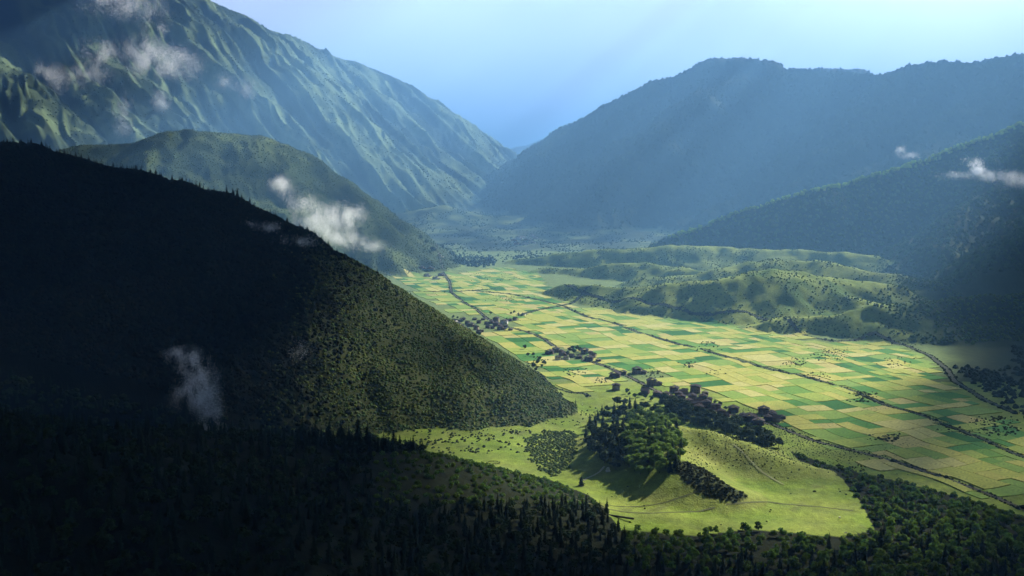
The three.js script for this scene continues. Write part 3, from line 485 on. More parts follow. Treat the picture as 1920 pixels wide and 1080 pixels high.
ribbon('stream', 'narrow dark stream below the left hillside', 'stream', ROADW.stream, 2.2, 0.3, ditchM, 'structure');
ribbon('path', 'short pale footpath beside the lone conifer on the pasture', 'path', onFloor([[1094, 902], [1102, 898], [1112, 896], [1124, 893], [1133, 888]]), 1.1, 0.25, pathM, 'structure');
const trackM = std([0.13, 0.14, 0.06]);
ribbon('track', 'dark wheel track curving across the lower pasture', 'track', onFloor([[905, 936], [960, 946], [1040, 954], [1120, 959], [1220, 962], [1310, 961], [1390, 952], [1440, 944], [1520, 950], [1600, 958]]), 0.9, 0.18, trackM, 'structure');
ribbon('track', 'faint grassy track along the foot of the near slope', 'track', onFloor([[880, 895], [912, 925], [950, 938], [1040, 945], [1150, 950], [1250, 947], [1330, 940]]), 0.7, 0.18, trackM, 'structure');
ribbon('track', 'thin pale track down the grass of the knoll', 'track', onFloor([[1375, 868], [1400, 880], [1430, 896], [1470, 910]]), 0.7, 0.4, std([0.34, 0.35, 0.18]), 'structure');

/* ------------------------------------------------------------------ crop fields: every parcel a slab of standing crop */
{
  reseed(4242);
  const ux = 0.315, uf = -0.949, vx = 0.949, vf = 0.315;              // along the lanes, across them
  const poly = onFloor(Z.fields);
  const o = floorAt(1300, 700), parcels = [];
  const warp = (x, f) => [x + 14 * noise(x / 260 + 3, f / 260) + 6 * noise(x / 60, f / 60 + 9), f + 14 * noise(x / 260 + 13, f / 260 + 5) + 6 * noise(x / 60 + 30, f / 60)];
  const world = (u, v) => { const [x, f] = warp(o[0] + ux * u + vx * v, o[1] + uf * u + vf * v); return [x, f]; };
  for (let v = -1500; v < 1700;) {
    const w = rr(26, 62); let u = -2600 + rr(0, 60);
    while (u < 1200) {
      const far = clamp((-u) / 1500), l = rr(15, 42) * (1 + 0.9 * far), ww = w;
      const cut = rnd() < 0.55 ? 2 : 1; for (let k = 0; k < cut; k++) parcels.push([u, u + l, v + ww * k / cut, v + ww * (k + 1) / cut]);
      u += l;
    }
    v += w;
  }
  const tex = (() => { const N = 256, d = new Uint8Array(N * N * 4); for (let y = 0; y < N; y++) for (let x = 0; x < N; x++) { const a = x / N * 6.2832, b = y / N * 6.2832, n = fbm(Math.cos(a) * 2 + 5 + Math.cos(b) * 1.3, Math.sin(a) * 2 + Math.sin(b) * 1.3 + 9, 4), row = Math.sin(y / N * 6.2832 * 16); const v = clamp(0.86 + 0.22 * n + 0.05 * row + rr(-.07, .07)) * 255, i = (y * N + x) * 4; d[i] = d[i + 1] = d[i + 2] = v; d[i + 3] = 255; } const t = new THREE.DataTexture(d, N, N); t.wrapS = t.wrapT = THREE.RepeatWrapping; t.magFilter = THREE.LinearFilter; t.colorSpace = THREE.SRGBColorSpace; t.needsUpdate = true; return t; })();
  const crop = (r, g, b) => std([r, g, b], { map: tex, roughness: 1 });
  const MATS = [crop(.57, .56, .13), crop(.50, .54, .11), crop(.64, .61, .20), crop(.40, .50, .09), crop(.29, .44, .08), crop(.19, .37, .06), crop(.10, .29, .05), crop(.05, .20, .035), crop(.27, .42, .085), crop(.57, .52, .17)];
  const WEIGHT = [18, 18, 12, 14, 12, 9, 6, 7, 8, 7], TOT = WEIGHT.reduce((a, b) => a + b), H = [0.9, 0.9, 0.85, 0.8, 0.7, 0.6, 0.5, 0.5, 0.35, 0.4];
  const villages = VILLAGES.map(([a, b, w, h]) => [...floorAt(a, b), w * 1.0, h]);
  const list = [];
  for (const [u0, u1, v0, v1] of parcels) {
    const g = 0.3, cx = world((u0 + u1) / 2, (v0 + v1) / 2), pc = project(cx[0], cx[1], 0);
    if (cx[1] < 500 || cx[1] > 4050 || pc[0] < 560 || pc[0] > 2080 || pc[1] > 1140) continue;
    let ok = inPoly(poly, ...cx); for (const [a, b] of [[u0, v0], [u1, v0], [u0, v1], [u1, v1]]) { const q = world(a, b); if (!inPoly(poly, ...q)) ok = false; }
    if (!ok) continue;
    if (VILLAGES.some(([a, b, w, h]) => ((pc[0] - a) / (w * 0.85)) ** 2 + ((pc[1] - b) / (h * 0.8)) ** 2 < 1)) continue;
    let y0 = height(...cx); if (hitId !== 0 || y0 > 25) continue;
    let m = rnd() * TOT, k = 0; while ((m -= WEIGHT[k]) > 0) k++;
    if (fbm(cx[0] / 300 + 8, cx[1] / 300, 2) > 0.12 && rnd() < 0.45) k = 4 + Math.floor(rnd() * 4);
    // cells of about 12 m; those on a lane are left out
    const nu = Math.max(1, Math.round((u1 - u0) / 11)), nv = Math.max(1, Math.round((v1 - v0) / 11)), P = [], I = [], UV = [];
    const top = H[k] * rr(0.85, 1.15), idx = {};
    const vert = (i, j, yy) => { const key = i + ',' + j + ',' + yy; if (key in idx) return idx[key]; const q = world(lerp(u0 + g, u1 - g, i / nu), lerp(v0 + g, v1 - g, j / nv)); P.push(q[0], height(q[0], q[1]) + (yy ? top + 0.05 * noise(q[0] / 5, q[1] / 5) : -0.2), -q[1]); UV.push(lerp(u0, u1, i / nu) / 30, lerp(v0, v1, j / nv) / 30); return idx[key] = P.length / 3 - 1; };
    const full = []; for (let i = 0; i < nu; i++) for (let j = 0; j < nv; j++) { const q = world(lerp(u0, u1, (i + .5) / nu), lerp(v0, v1, (j + .5) / nv)); full[i * nv + j] = roadGap(q[0], q[1]) > 6.2; }
    const on = (i, j) => i >= 0 && j >= 0 && i < nu && j < nv && full[i * nv + j];
    for (let i = 0; i < nu; i++) for (let j = 0; j < nv; j++) if (on(i, j)) {
      const a = vert(i, j, 1), b = vert(i + 1, j, 1), c = vert(i, j + 1, 1), d = vert(i + 1, j + 1, 1); I.push(a, b, c, b, d, c);
      for (const [di, dj, p, q] of [[-1, 0, [i, j], [i, j + 1]], [1, 0, [i + 1, j + 1], [i + 1, j]], [0, -1, [i + 1, j], [i, j]], [0, 1, [i, j + 1], [i + 1, j + 1]]]) if (!on(i + di, j + dj)) { const A = vert(...p, 1), B = vert(...q, 1), C = vert(...p, 0), D = vert(...q, 0); I.push(A, B, C, B, D, C); }
    }
    if (!I.length) continue;
    let geo = new THREE.BufferGeometry(); geo.setAttribute('position', new THREE.BufferAttribute(new Float32Array(P), 3)); geo.setAttribute('uv', new THREE.BufferAttribute(new Float32Array(UV), 2)); geo.setIndex(I); geo = geo.toNonIndexed(); geo.computeVertexNormals();
    const px = ((u1 - u0) * (v1 - v0)) / (cx[1] * cx[1] * cx[1]);
    list.push({ geo, k, px: pc[0] > -20 && pc[0] < 1940 && pc[1] < 1100 ? px : 0, cx });
  }
  list.sort((a, b) => b.px - a.px);
  const farm = new THREE.Group(); farm.name = 'farmland'; tag(farm, 'patchwork of yellow and green crop fields covering the valley floor', 'farmland', null, 'structure');
  const cents = list.slice(0, 300); for (const e of cents) { const m = new THREE.Mesh(e.geo, MATS[e.k]); m.name = numbered('field'); farm.add(m); }
  const rest = {}; for (const e of list.slice(300)) (rest[e.k] ??= []).push(e.geo);
  const restGeos = Object.entries(rest); if (restGeos.length) { const all = mergeGeometries(restGeos.map(([, g]) => mergeGeometries(g)), true); const m = new THREE.Mesh(all, restGeos.map(([k]) => MATS[k])); m.name = 'distant_fields'; m.userData.kind = 'stuff'; farm.add(m); }
  put(farm); console.log('fields', list.length);
}

/* ------------------------------------------------------------------ single trees */
function treeProto(name, crown, trunk, mat) { const t = new THREE.Group(); t.name = name; const a = new THREE.Mesh(trunk, M.bark); a.name = 'trunk'; const b = new THREE.Mesh(crown, mat); b.name = 'crown'; t.add(a, b); return t; }
const PROTO = { conifer_tree: G.conifer.map((g) => treeProto('conifer_tree', g, G.pole, M.conifer)), broadleaf_tree: G.broad.map((g) => treeProto('broadleaf_tree', g, G.trunk, M.broad)), painted_sunlit_tree: G.broad.map((g) => treeProto('broadleaf_tree', g, G.trunk, M.sunny)), hedge_tree: G.broad.map((g) => treeProto('broadleaf_tree', g, G.trunk, M.broadDark)) };
const place = (v, list) => { for (const [lim, t] of list) if (v < lim) return t; return ''; };
const sized = (h, a, b) => (h < a ? 'short ' : h < b ? '' : 'tall ');
let treeNo = 0;
function tree(kind, x, f, h, label, group, w = 1, category) {
  const set = PROTO[kind], t = set[treeNo++ % set.length].clone(); t.name = numbered(t.name); t.position.set(x, height(x, f) - 0.2, -f); t.scale.set(h * w, h, h * w); t.rotation.y = rr(0, 6.28);
  return put(tag(t, label, category ?? (kind === 'conifer_tree' ? 'conifer' : 'tree'), group));
}
reseed(909);
for (const e of FRONT) {
  const [px, py] = project(e[0], e[1], e[2]), z = sized(e[4], 10.5, 12.5), row = py > 960 ? 'front row' : 'back row';
  const t = px < 790 ? [z + 'dark conifer on the near shoulder, ' + place(px, [[600, 'at the end below the smoke'], [660, 'below the hillside shrubs'], [720, 'halfway along the row'], [9e9, 'nearest the pasture']]), 'dark conifers on the near shoulder below the hillside'] : px > 1480 ? [z + 'thin dark conifer in the lower right thicket, ' + place(px, [[1600, 'beside the white horses'], [1720, 'among bright green trees'], [9e9, 'towards the lane']]), 'conifers standing in the lower right thicket'] : [z + 'dark conifer in the ' + row + ' along the pasture edge, ' + place(px, [[930, 'below the shoulder shrubs'], [1060, 'below the lone conifer'], [1200, 'below the stone wall'], [1340, 'below the scrubby bank'], [9e9, 'left of the white horses']]), 'dark conifers along the lower edge of the pasture'];
  tree('conifer_tree', e[0], e[1], e[4], t[0], t[1] + ', ' + t[0].split(', ')[1] + (px > 790 && px < 1480 ? ', ' + row : ''));
}
for (const [px, py, h] of [[568, 826, 20], [592, 828, 17], [618, 832, 18], [640, 832, 21], [655, 834, 18], [672, 838, 24], [690, 840, 21], [720, 846, 15], [738, 848, 17], [775, 852, 13]]) { const [x, f] = at(px, py, 618 + (px - 560) * 0.36); tree('conifer_tree', x, f, h, 'tall conifer at the crest of the near shoulder against the shrubs', 'crest conifers against the hillside shrubs', 1.35); }
// silhouettes along the crest of the dark hillside
for (let i = 0; i < 70; i++) { const t = i / 69, px = lerp(20, 760, t) + rr(-8, 8), seg = HILLS[0].lines[0]; let x, f; for (let k = 1; k < seg.length; k++) { const a = project(seg[k - 1][0], seg[k - 1][1], seg[k - 1][2])[0], b = project(seg[k][0], seg[k][1], seg[k][2])[0]; if (px >= a && px <= b) { const u = (px - a) / (b - a); x = lerp(seg[k - 1][0], seg[k][0], u); f = lerp(seg[k - 1][1], seg[k][1], u) + rr(-18, 10); } } if (x === undefined) continue; tree('conifer_tree', x, f, rr(6, 12) * (px > 400 && px < 520 ? 1.25 : 1), 'small conifer on the crest of the dark hillside, ' + place(px, [[180, 'at its highest left end'], [330, 'before the rounded hill top'], [470, 'where the crest steepens'], [600, 'beside the low mist'], [9e9, 'below the bright cloud']]), 'crest conifers of the dark hillside', 1.3); }
// the wooded knoll: sunny and shaded sides painted by leaf colour
{ const poly = [[1092, 800], [1120, 775], [1160, 752], [1200, 757], [1245, 775], [1275, 800], [1282, 840], [1275, 872], [1240, 886], [1190, 884], [1140, 872], [1100, 838]]; const spots = [];
  for (let tries = 0; tries < 9000 && spots.length < 170; tries++) { const px = rr(1085, 1285), py = rr(750, 890); if (!inPoly(poly, px, py)) continue; if (spots.some((s) => Math.hypot((s[0] - px), (s[1] - py) * 1.6) < 7.5)) continue; spots.push([px, py]); }
  for (const [px, py] of spots) { const [x, f] = land(px, py + 6); const lit = px > 1175 && py > 770; const con = rnd() < (lit ? 0.12 : 0.3); tree(con ? 'conifer_tree' : lit ? 'painted_sunlit_tree' : 'hedge_tree', x, f, con ? rr(11, 16) : rr(8, 12.5), (con ? 'pointed dark conifer on the wooded knoll, ' : lit ? 'leafy tree painted in sunlit green on the knoll, ' : 'leafy tree painted in shaded green on the knoll, ') + place(py, [[785, 'near its top '], [830, 'midway up '], [9e9, 'low down ']]) + place(px, [[1140, 'at the left end'], [1190, 'left of the middle'], [1235, 'right of the middle'], [9e9, 'beside the open grass']]), con ? 'knoll conifers' : lit ? 'knoll trees painted sunlit' : 'knoll trees painted shaded', con ? 1.2 : rr(1.1, 1.5)); } }
// belt of trees behind the knoll, backlit shade put into dark leaves
for (let i = 0; i < 92; i++) { const t = rnd(), px = lerp(1240, 1448, t), py = lerp(772, 843, t) + rr(-20, 3), [x, f] = land(px, py); tree('hedge_tree', x, f, lerp(9, 14, rnd()), 'rounded tree painted backlit dark in the belt behind the knoll, ' + place(px, [[1290, 'touching the knoll wood'], [1345, 'below the tall square house'], [1400, 'in the middle of the grassy crest'], [9e9, 'nearest the last hamlet']]), 'tree belt behind the knoll', rr(1.1, 1.5)); }
for (const [px, py, h, lab] of [[1438, 848, 16, 'big dark round tree at the lower end of the tree belt'], [1460, 838, 10, 'separate dark round tree just beyond the tree belt'], [1090, 912, 8, null]]) { const [x, f] = floorAt(px, py, 0); if (lab) tree('hedge_tree', x, f, h, lab, null, 1.5); else tree('conifer_tree', x, f, 9, 'lone dark conifer standing on the bright pasture', null, 1.9); }
// trees of the villages and field edge
const VT = (list, label, group, kind = 'hedge_tree', hs = [6, 10]) => { for (const [px, py] of list) { const [x, f] = floorAt(px, py); tree(kind, x, f, rr(...hs), label, group, rr(0.95, 1.3)); } };
VT([[1000, 690], [1008, 684], [1016, 690], [1012, 676], [984, 655], [990, 668], [1000, 668], [1020, 684], [1005, 698]], 'small green tree beside the stream left of the roadside hamlet', 'stream trees');
VT([[1068, 660], [1076, 664], [1082, 656], [1088, 660], [1074, 656], [1064, 666]], 'dark round tree between the houses of the roadside hamlet', 'hamlet trees', 'hedge_tree', [7, 10]);
VT([[850, 597], [858, 598], [866, 606], [964, 588], [972, 590], [958, 590], [978, 594], [880, 622], [875, 612], [950, 600], [920, 590], [899, 630]], 'dark tree among the houses of the white walled village', 'white village trees', 'hedge_tree', [5, 8]);
VT([[1180, 742], [1190, 746], [1200, 744], [1210, 748], [1222, 752], [1176, 738], [1340, 758], [1350, 764], [1360, 768], [1330, 766], [1322, 752], [1270, 756], [1386, 788], [1396, 792]], 'dark tree beside the houses below the knoll', 'lower village trees', 'hedge_tree', [5, 8]);
VT([[860, 498], [868, 496], [876, 497], [884, 496], [892, 497], [900, 495], [908, 496], [916, 494], [853, 500], [790, 500], [800, 500], [812, 504]], 'hazy tree of the wood at the far end of the fields', 'far field wood', 'hedge_tree', [16, 24]);

/* ------------------------------------------------------------------ houses */
const HM = { white: std([0.62, 0.60, 0.56]), mud: std([0.25, 0.19, 0.14]), timber: std([0.085, 0.06, 0.045]), roof: std([0.035, 0.028, 0.03]), roofPale: std([0.10, 0.085, 0.08]), window: std([0.02, 0.02, 0.025], { roughness: 0.3 }), frame: std([0.16, 0.07, 0.04]), door: std([0.12, 0.05, 0.03]) };
const box = (w, h, d, x = 0, y = 0, z = 0) => new THREE.BoxGeometry(w, h, d).translate(x, y + h / 2, z);
function gable(w, d, h, t) { const s = new THREE.Shape([[-w / 2, 0], [0, h], [w / 2, 0], [w / 2, t], [0, h + t], [-w / 2, t]].map(([a, b]) => new THREE.Vector2(a, b))); return new THREE.ExtrudeGeometry(s, { depth: d, bevelEnabled: false }).translate(0, 0, -d / 2); }
function houseProto(W, D, Hh, wallM, roofM, rh, wing) {
  const t = new THREE.Group(); const part = (n, g, m, p = t) => { const o = new THREE.Mesh(g, m); o.name = n; p.add(o); return o; };
  const tap = new THREE.CylinderGeometry(Math.SQRT1_2 * 0.94, Math.SQRT1_2, Hh, 4, 1).rotateY(Math.PI / 4).scale(W, 1, D).translate(0, Hh / 2, 0);   // walls lean in a little
  part('wall', tap, wallM);
  const roof = part('roof', gable(W * 1.14, D * 1.12, rh * 1.3, 0.35).translate(0, Hh + 0.5, 0), roofM); part('ridge_beam', box(0.5, 0.3, D * 1.14, 0, Hh + 0.5 + rh * 1.3 + 0.3, 0), HM.timber, roof);
  part('attic', box(W * 0.86, 0.55, D * 0.88, 0, Hh - 0.04, 0), HM.timber);
  const rows = Hh > 5 ? 2 : 1;
  for (let r = 0; r < rows; r++) for (const sd of [-1, 1]) for (let i = 0; i < 3; i++) { const x = (i - 1) * W * 0.27, y = 1.0 + r * 2.9, z = sd * (D / 2 - 0.03 * D * (y + .6) / Hh + 0.03); if (r === 0 && i === 1 && sd === 1) continue; const w = part('window', box(1.1, 1.3, 0.16, x, y, z), HM.window); part('frame', box(1.4, 0.18, 0.26, x, y + 1.3, z), HM.frame, w); }
  part('door', box(1.5, 2.2, 0.2, 0, 0, D / 2 - 0.02), HM.door);
  if (wing) { part('side_wing', box(W * 0.55, Hh * 0.5, D * 0.7, W * 0.76, 0, -D * 0.08), wallM); part('wing_roof', gable(W * 0.68, D * 0.85, rh * 0.6, 0.3).translate(W * 0.77, Hh * 0.5 + 0.05, -D * 0.08), roofM); }
  return t;
}
const HP = {
  white_house: houseProto(15, 11, 7, HM.white, HM.roof, 2.4, true), big_white: houseProto(18, 12, 7.5, HM.white, HM.roofPale, 2.2, false),
  mud_house: houseProto(14, 11, 6.6, HM.mud, HM.roof, 2.6, true), timber_house: houseProto(12, 9, 4.2, HM.timber, HM.roof, 2.2, false), tall: houseProto(14, 12, 9, HM.mud, HM.roof, 1.6, false), barn: houseProto(10, 7, 3.4, HM.timber, HM.roofPale, 1.8, false),
};
reseed(55);
function house(kind, px, py, turn, label, s = 1, name = kind === 'barn' ? 'barn' : 'house', group) { const [x, f] = floorAt(px, py); let y = height(x, f); const o = HP[kind].clone(); o.name = numbered(name); o.position.set(x, y - 0.15, -f); o.rotation.y = turn; o.scale.setScalar(s * 0.82); return put(tag(o, label, name, group)); }
const T0 = -0.32;   // most houses stand square to the lane
// the white walled village under the hillside
house('white_house', 852, 606, T0 + 1.5, 'white house at the left end of the village, close under the hillside');
house('timber_house', 868, 600, T0, 'low dark house right of the leftmost white house in the village');
house('mud_house', 882, 612, T0 + 0.1, 'wide brown roofed house in the middle of the white walled village');
house('timber_house', 898, 606, T0 + 1.6, 'dark house at the end of the straight lane into the village');
house('mud_house', 872, 622, T0, 'brown house in the lower left corner of the white walled village');
house('timber_house', 886, 630, T0 + 0.1, 'dark house at the bottom of the village nearest the hillside foot', 1.1);
house('tall', 930, 603, T0, 'tall grey house at the head of the village lane');
house('big_white', 945, 607, T0 + 0.05, 'long bright white house at the right of the village');
house('white_house', 982, 592, T0 + 1.5, 'small white house at the far right tip of the village beside trees', 0.7);
house('timber_house', 955, 602, T0, 'dark house just behind the long white house');
house('mud_house', 938, 618, T0 + 0.2, 'dark house below the long white house by the lane');
house('barn', 957, 620, T0, 'low shed beside the lane leaving the white walled village');
house('timber_house', 915, 615, T0 + 1.6, 'dark house left of the lane in the village centre');
house('barn', 903, 622, T0 + .3, 'pale roofed shed below the village centre');
// hamlet on the road
house('timber_house', 1030, 664, T0, 'dark roofed house at the left end of the roadside hamlet', 1.3);
house('mud_house', 1042, 660, T0 + 0.2, 'brown house beside the lane in the roadside hamlet');
house('white_house', 1046, 675, T0 + 0.3, 'small white house at the front of the roadside hamlet', 0.75);
house('big_white', 1062, 674, T0 + 0.9, 'pale white shed at the front of the hamlet under the round tree', 0.6);
house('mud_house', 1096, 663, T0 + 0.2, 'dark wide house behind the round trees of the hamlet', 1.1);
house('timber_house', 1104, 676, T0, 'dark house at the right front of the roadside hamlet', 1.35);
house('barn', 1122, 678, T0, 'small dark shed at the right end of the hamlet');
// group along the lane
house('timber_house', 1153, 708, T0, 'low dark house left of the lane between hamlet and knoll', 1.5);
house('mud_house', 1194, 700, T0 + 0.1, 'broad dark house right of the lane between hamlet and knoll', 1.15);
house('timber_house', 1168, 702, T0, 'narrow dark house right beside the lane bend', 1.0);
house('mud_house', 1222, 722, T0 + 0.3, 'dark gabled house with a high roof beside the lane above the knoll', 1.15);
house('tall', 1155, 731, T0 + 0.2, 'brown walled house behind the trees at the knoll top', 0.9);
house('timber_house', 1210, 738, T0 + 1.5, 'low grey house just above the knoll trees', 1.3);
house('barn', 1232, 742, T0, 'pale roofed shed just above the knoll trees', 1.3);
// lower village
house('mud_house', 1264, 735, T0, 'dark pointed roofed house left of the tall square house');
house('tall', 1304, 736, T0, 'tall square brown house standing highest in the lower village', 1.12);
house('mud_house', 1298, 750, T0 + 0.1, 'red brown house in front of the tall square house');
house('timber_house', 1278, 748, T0, 'small dark house in front of the pointed roofed house');
house('mud_house', 1325, 762, T0 + 0.15, 'brown roofed house right of the red brown house');
house('tall', 1345, 768, T0, 'pale brown house at the right edge of the lower village', 0.75);
house('timber_house', 1310, 768, T0, 'dark house low in the village against the tree belt', 1.1);
house('barn', 1288, 762, T0, 'grey roofed shed deep among the lower village houses', 1.2);
house('barn', 1322, 740, T0, 'dark shed beside the tall square house');
house('timber_house', 1375, 772, T0, 'long low house alone between the two lower villages', 1.25);
// last hamlet
house('mud_house', 1432, 776, T0 + 0.1, 'dark house with white front standing last along the lane', 1.1);
house('timber_house', 1448, 781, T0, 'dark low house right behind the last white fronted house');
house('timber_house', 1405, 790, T0, 'long grey house left of the last hamlet', 1.5);
house('barn', 1422, 796, T0, 'pale grey shed in front of the last hamlet', 1.5);
house('barn', 1466, 786, T0 + .2, 'small dark shed at the very end of the last hamlet');
// smaller roofs that fill the villages, alike and packed together
for (const [lab, grp, list] of [['small dark roofed house packed into the white walled village', 'small houses of the white walled village', [[858, 612], [876, 607], [890, 600], [893, 618], [906, 600], [912, 608], [921, 607], [924, 616], [948, 613], [966, 601], [862, 603], [898, 625], [930, 611]]], ['small dark roofed house packed into the lower village behind the tree belt', 'small houses of the lower village', [[1248, 744], [1256, 750], [1272, 742], [1284, 738], [1290, 756], [1312, 758], [1318, 750], [1336, 774], [1352, 776], [1302, 762], [1268, 756], [1362, 782]]], ['small dark outbuilding beside the last hamlet of the lane', 'outbuildings of the last hamlet', [[1394, 786], [1414, 784], [1440, 788], [1456, 790]]], ['small dark outbuilding among the roadside hamlet houses', 'outbuildings of the roadside hamlet', [[1054, 666], [1072, 670], [1086, 672], [1112, 670]]]]) list.forEach(([px, py], i) => house(i % 3 ? 'timber_house' : 'mud_house', px, py, T0 + rr(-.2, .2) + (i % 2) * 1.57, lab, rr(0.8, 1.05), 'house', grp));
// far and odd ones
for (const [px, py, l] of [[800, 519, 'hazy pinkish house in the far cluster left of the wood'], [816, 524, 'hazy brown house lowest in the far cluster left of the wood'], [790, 512, 'hazy dark house farthest left in the far cluster'], [826, 518, 'hazy pale house at the right of the far cluster'], [806, 512, 'hazy white house in the middle of the far cluster'], [824, 502, 'tiny white house beside the far wood']]) house(px % 4 ? 'mud_house' : 'white_house', px, py, T0 + rr(-.3, .3), l, 1.2);
{ // village at the valley head, far in the blue shade
  const spots = [[962, 452], [972, 448], [980, 446], [988, 451], [996, 444], [1004, 448], [968, 459], [982, 459], [995, 456]]; reseed(77);
  spots.forEach(([px, py], i) => { const p = land(px, py); const o = HP[i % 3 ? 'white_house' : 'mud_house'].clone(); o.name = numbered('house'); o.position.set(p[0], height(p[0], p[1]), -p[1]); o.rotation.y = rr(-.5, .5); o.scale.setScalar(1.4); put(tag(o, 'tiny pale house in the blue shaded village at the valley head', 'house', 'valley head houses')); }); }
{ const pt = (px, py) => land(px, py);
  const hut = (kind, px, py, turn, s, label) => { const [x, f] = pt(px, py, 15), o = HP[kind].clone(); o.name = numbered('hut'); o.position.set(x, height(x, f) - 0.2, -f); o.rotation.y = turn; o.scale.setScalar(s); put(tag(o, label, 'hut')); };
  hut('mud_house', 1274, 834, 0.3, 0.55, 'brown hut at the right edge of the knoll trees'); hut('barn', 1209, 868, 0.1, 0.8, 'grey blue roofed hut in the shade under the knoll trees');
  // small white shrine
  const [x, f] = pt(1140, 884, 0), s = new THREE.Group(); s.name = 'shrine'; const add = (n, g, m) => { const o = new THREE.Mesh(g, m); o.name = n; s.add(o); };
  add('plinth', box(4.2, 1.1, 4.2), HM.white); add('dome', new THREE.SphereGeometry(1.7, 14, 9).scale(1, 1.1, 1).translate(0, 2.4, 0), HM.white); add('spire', new THREE.ConeGeometry(0.45, 2.2, 8).translate(0, 5.1, 0), HM.roofPale);
  s.position.set(x, height(x, f), -f); put(tag(s, 'small white domed shrine at the left foot of the knoll', 'shrine')); }

/* ------------------------------------------------------------------ small things on the pasture */
{ // long dark wall of stacked stone
  const a = floorAt(1121, 969), b = floorAt(1188, 979), d = Math.hypot(b[0] - a[0], b[1] - a[1]), w = new THREE.Group(); w.name = 'stone_wall'; reseed(31);
  const sg = [0, 1, 2].map((i) => { const g = new THREE.BoxGeometry(1, 1, 1, 1, 1, 1), p = g.attributes.position; for (let k = 0; k < p.count; k++) p.setXYZ(k, p.getX(k) * rr(.88, 1), p.getY(k) * rr(.9, 1), p.getZ(k) * rr(.88, 1)); g.computeVertexNormals(); return g; }), sm = [std([0.05, 0.048, 0.045]), std([0.07, 0.065, 0.055])];
  const n = Math.round(d / 1.3); for (let r = 0; r < 2; r++) for (let i = 0; i < n; i++) { const m = new THREE.Mesh(sg[i % 3], sm[(i * 7 + r) % 2]); m.name = numbered('stone'); m.scale.set(d / n * 1.03, 0.7, 1.1); m.position.set(-d / 2 + (i + 0.5 + (r ? 0.3 : 0)) * d / n, 0.3 + r * 0.66, rr(-.06, .06)); w.add(m); }
  const cx = (a[0] + b[0]) / 2, cf = (a[1] + b[1]) / 2; w.position.set(cx, height(cx, cf), -cf); w.rotation.y = Math.atan2(b[1] - a[1], b[0] - a[0]); put(tag(w, 'long low dark stone wall lying across the lower pasture', 'wall')); }
{ // ring of posts
  const [x, f] = floorAt(925, 868), g = new THREE.Group(); g.name = 'pen'; const post = new THREE.CylinderGeometry(0.16, 0.2, 1.4, 6).translate(0, 0.7, 0); const n = 16; reseed(3);
  for (let i = 0; i < n; i++) { const a = i / n * 6.283, m = new THREE.Mesh(post, HM.timber); m.name = numbered('post'); m.position.set(Math.cos(a) * 6.5, 0, Math.sin(a) * 4.2); g.add(m); const b = (i + 1) / n * 6.283, dx = (Math.cos(b) - Math.cos(a)) * 6.5, dz = (Math.sin(b) - Math.sin(a)) * 4.2; if (i % 5 !== 4) { const r = new THREE.Mesh(new THREE.BoxGeometry(Math.hypot(dx, dz), 0.5, 0.12), HM.timber); r.name = numbered('rail'); r.position.set(Math.cos(a) * 6.5 + dx / 2, 0.9, Math.sin(a) * 4.2 + dz / 2); r.rotation.y = -Math.atan2(dz, dx); g.add(r); } }
  g.position.set(x, height(x, f), -f); put(tag(g, 'small dark timber pen on the flat pasture below the shoulder', 'pen')); }
function animalGeo() {                                               // one continuous skin swept over a grazing horse
  const seg = [], ring = (c, r, q) => ({ c, r, q });
  const tube = (list, n = 8) => { const p = [], idx = []; list.forEach((e, i) => { const a = list[Math.max(0, i - 1)].c, b = list[Math.min(list.length - 1, i + 1)].c; const d = new THREE.Vector3(b[0] - a[0], b[1] - a[1], b[2] - a[2]).normalize(), s = new THREE.Vector3(0, 0, 1), u = new THREE.Vector3().crossVectors(s, d).normalize(); for (let k = 0; k < n; k++) { const t = k / n * 6.2832, cs = Math.cos(t) * e.r, sn = Math.sin(t) * e.r * (e.q ?? 1); p.push(e.c[0] + u.x * cs, e.c[1] + u.y * cs, e.c[2] + s.z * sn + u.z * cs); } if (i) for (let k = 0; k < n; k++) { const a0 = (i - 1) * n + k, a1 = (i - 1) * n + (k + 1) % n; idx.push(a0, a0 + n, a1, a1, a0 + n, a1 + n); } }); const g = new THREE.BufferGeometry(); g.setAttribute('position', new THREE.BufferAttribute(new Float32Array(p), 3)); g.setIndex(idx); g.computeVertexNormals(); seg.push(g); };
  tube([ring([-0.82, 1.12, 0], 0.03), ring([-0.78, 1.1, 0], 0.24), ring([-0.5, 1.06, 0], 0.33, 0.85), ring([0, 1.0, 0], 0.33, 0.9), ring([0.4, 1.02, 0], 0.35, 0.8), ring([0.62, 1.1, 0], 0.27, 0.7), ring([0.82, 1.0, 0], 0.17, 0.7), ring([1.02, 0.72, 0], 0.13, 0.7), ring([1.16, 0.5, 0], 0.13, 0.7), ring([1.25, 0.3, 0], 0.09, 0.8), ring([1.3, 0.16, 0], 0.06), ring([1.31, 0.13, 0], 0.01)], 10);
  for (const s of [-1, 1]) { tube([ring([0.5, 1.0, s * 0.13], 0.13), ring([0.5, 0.66, s * 0.14], 0.085), ring([0.52, 0.42, s * 0.14], 0.055), ring([0.5, 0.1, s * 0.14], 0.045), ring([0.53, 0, s * 0.14], 0.06)]); tube([ring([-0.6, 1.05, s * 0.14], 0.2), ring([-0.5, 0.72, s * 0.15], 0.12), ring([-0.68, 0.46, s * 0.15], 0.065), ring([-0.62, 0.1, s * 0.15], 0.045), ring([-0.6, 0, s * 0.15], 0.06)]); tube([ring([1.0, 0.78, s * 0.07], 0.04), ring([0.98, 0.92, s * 0.1], 0.02)], 5); }
  tube([ring([-0.8, 1.22, 0], 0.05), ring([-0.95, 1.0, 0], 0.06), ring([-0.98, 0.55, 0], 0.03)], 6);
  return mergeGeometries(seg);
}
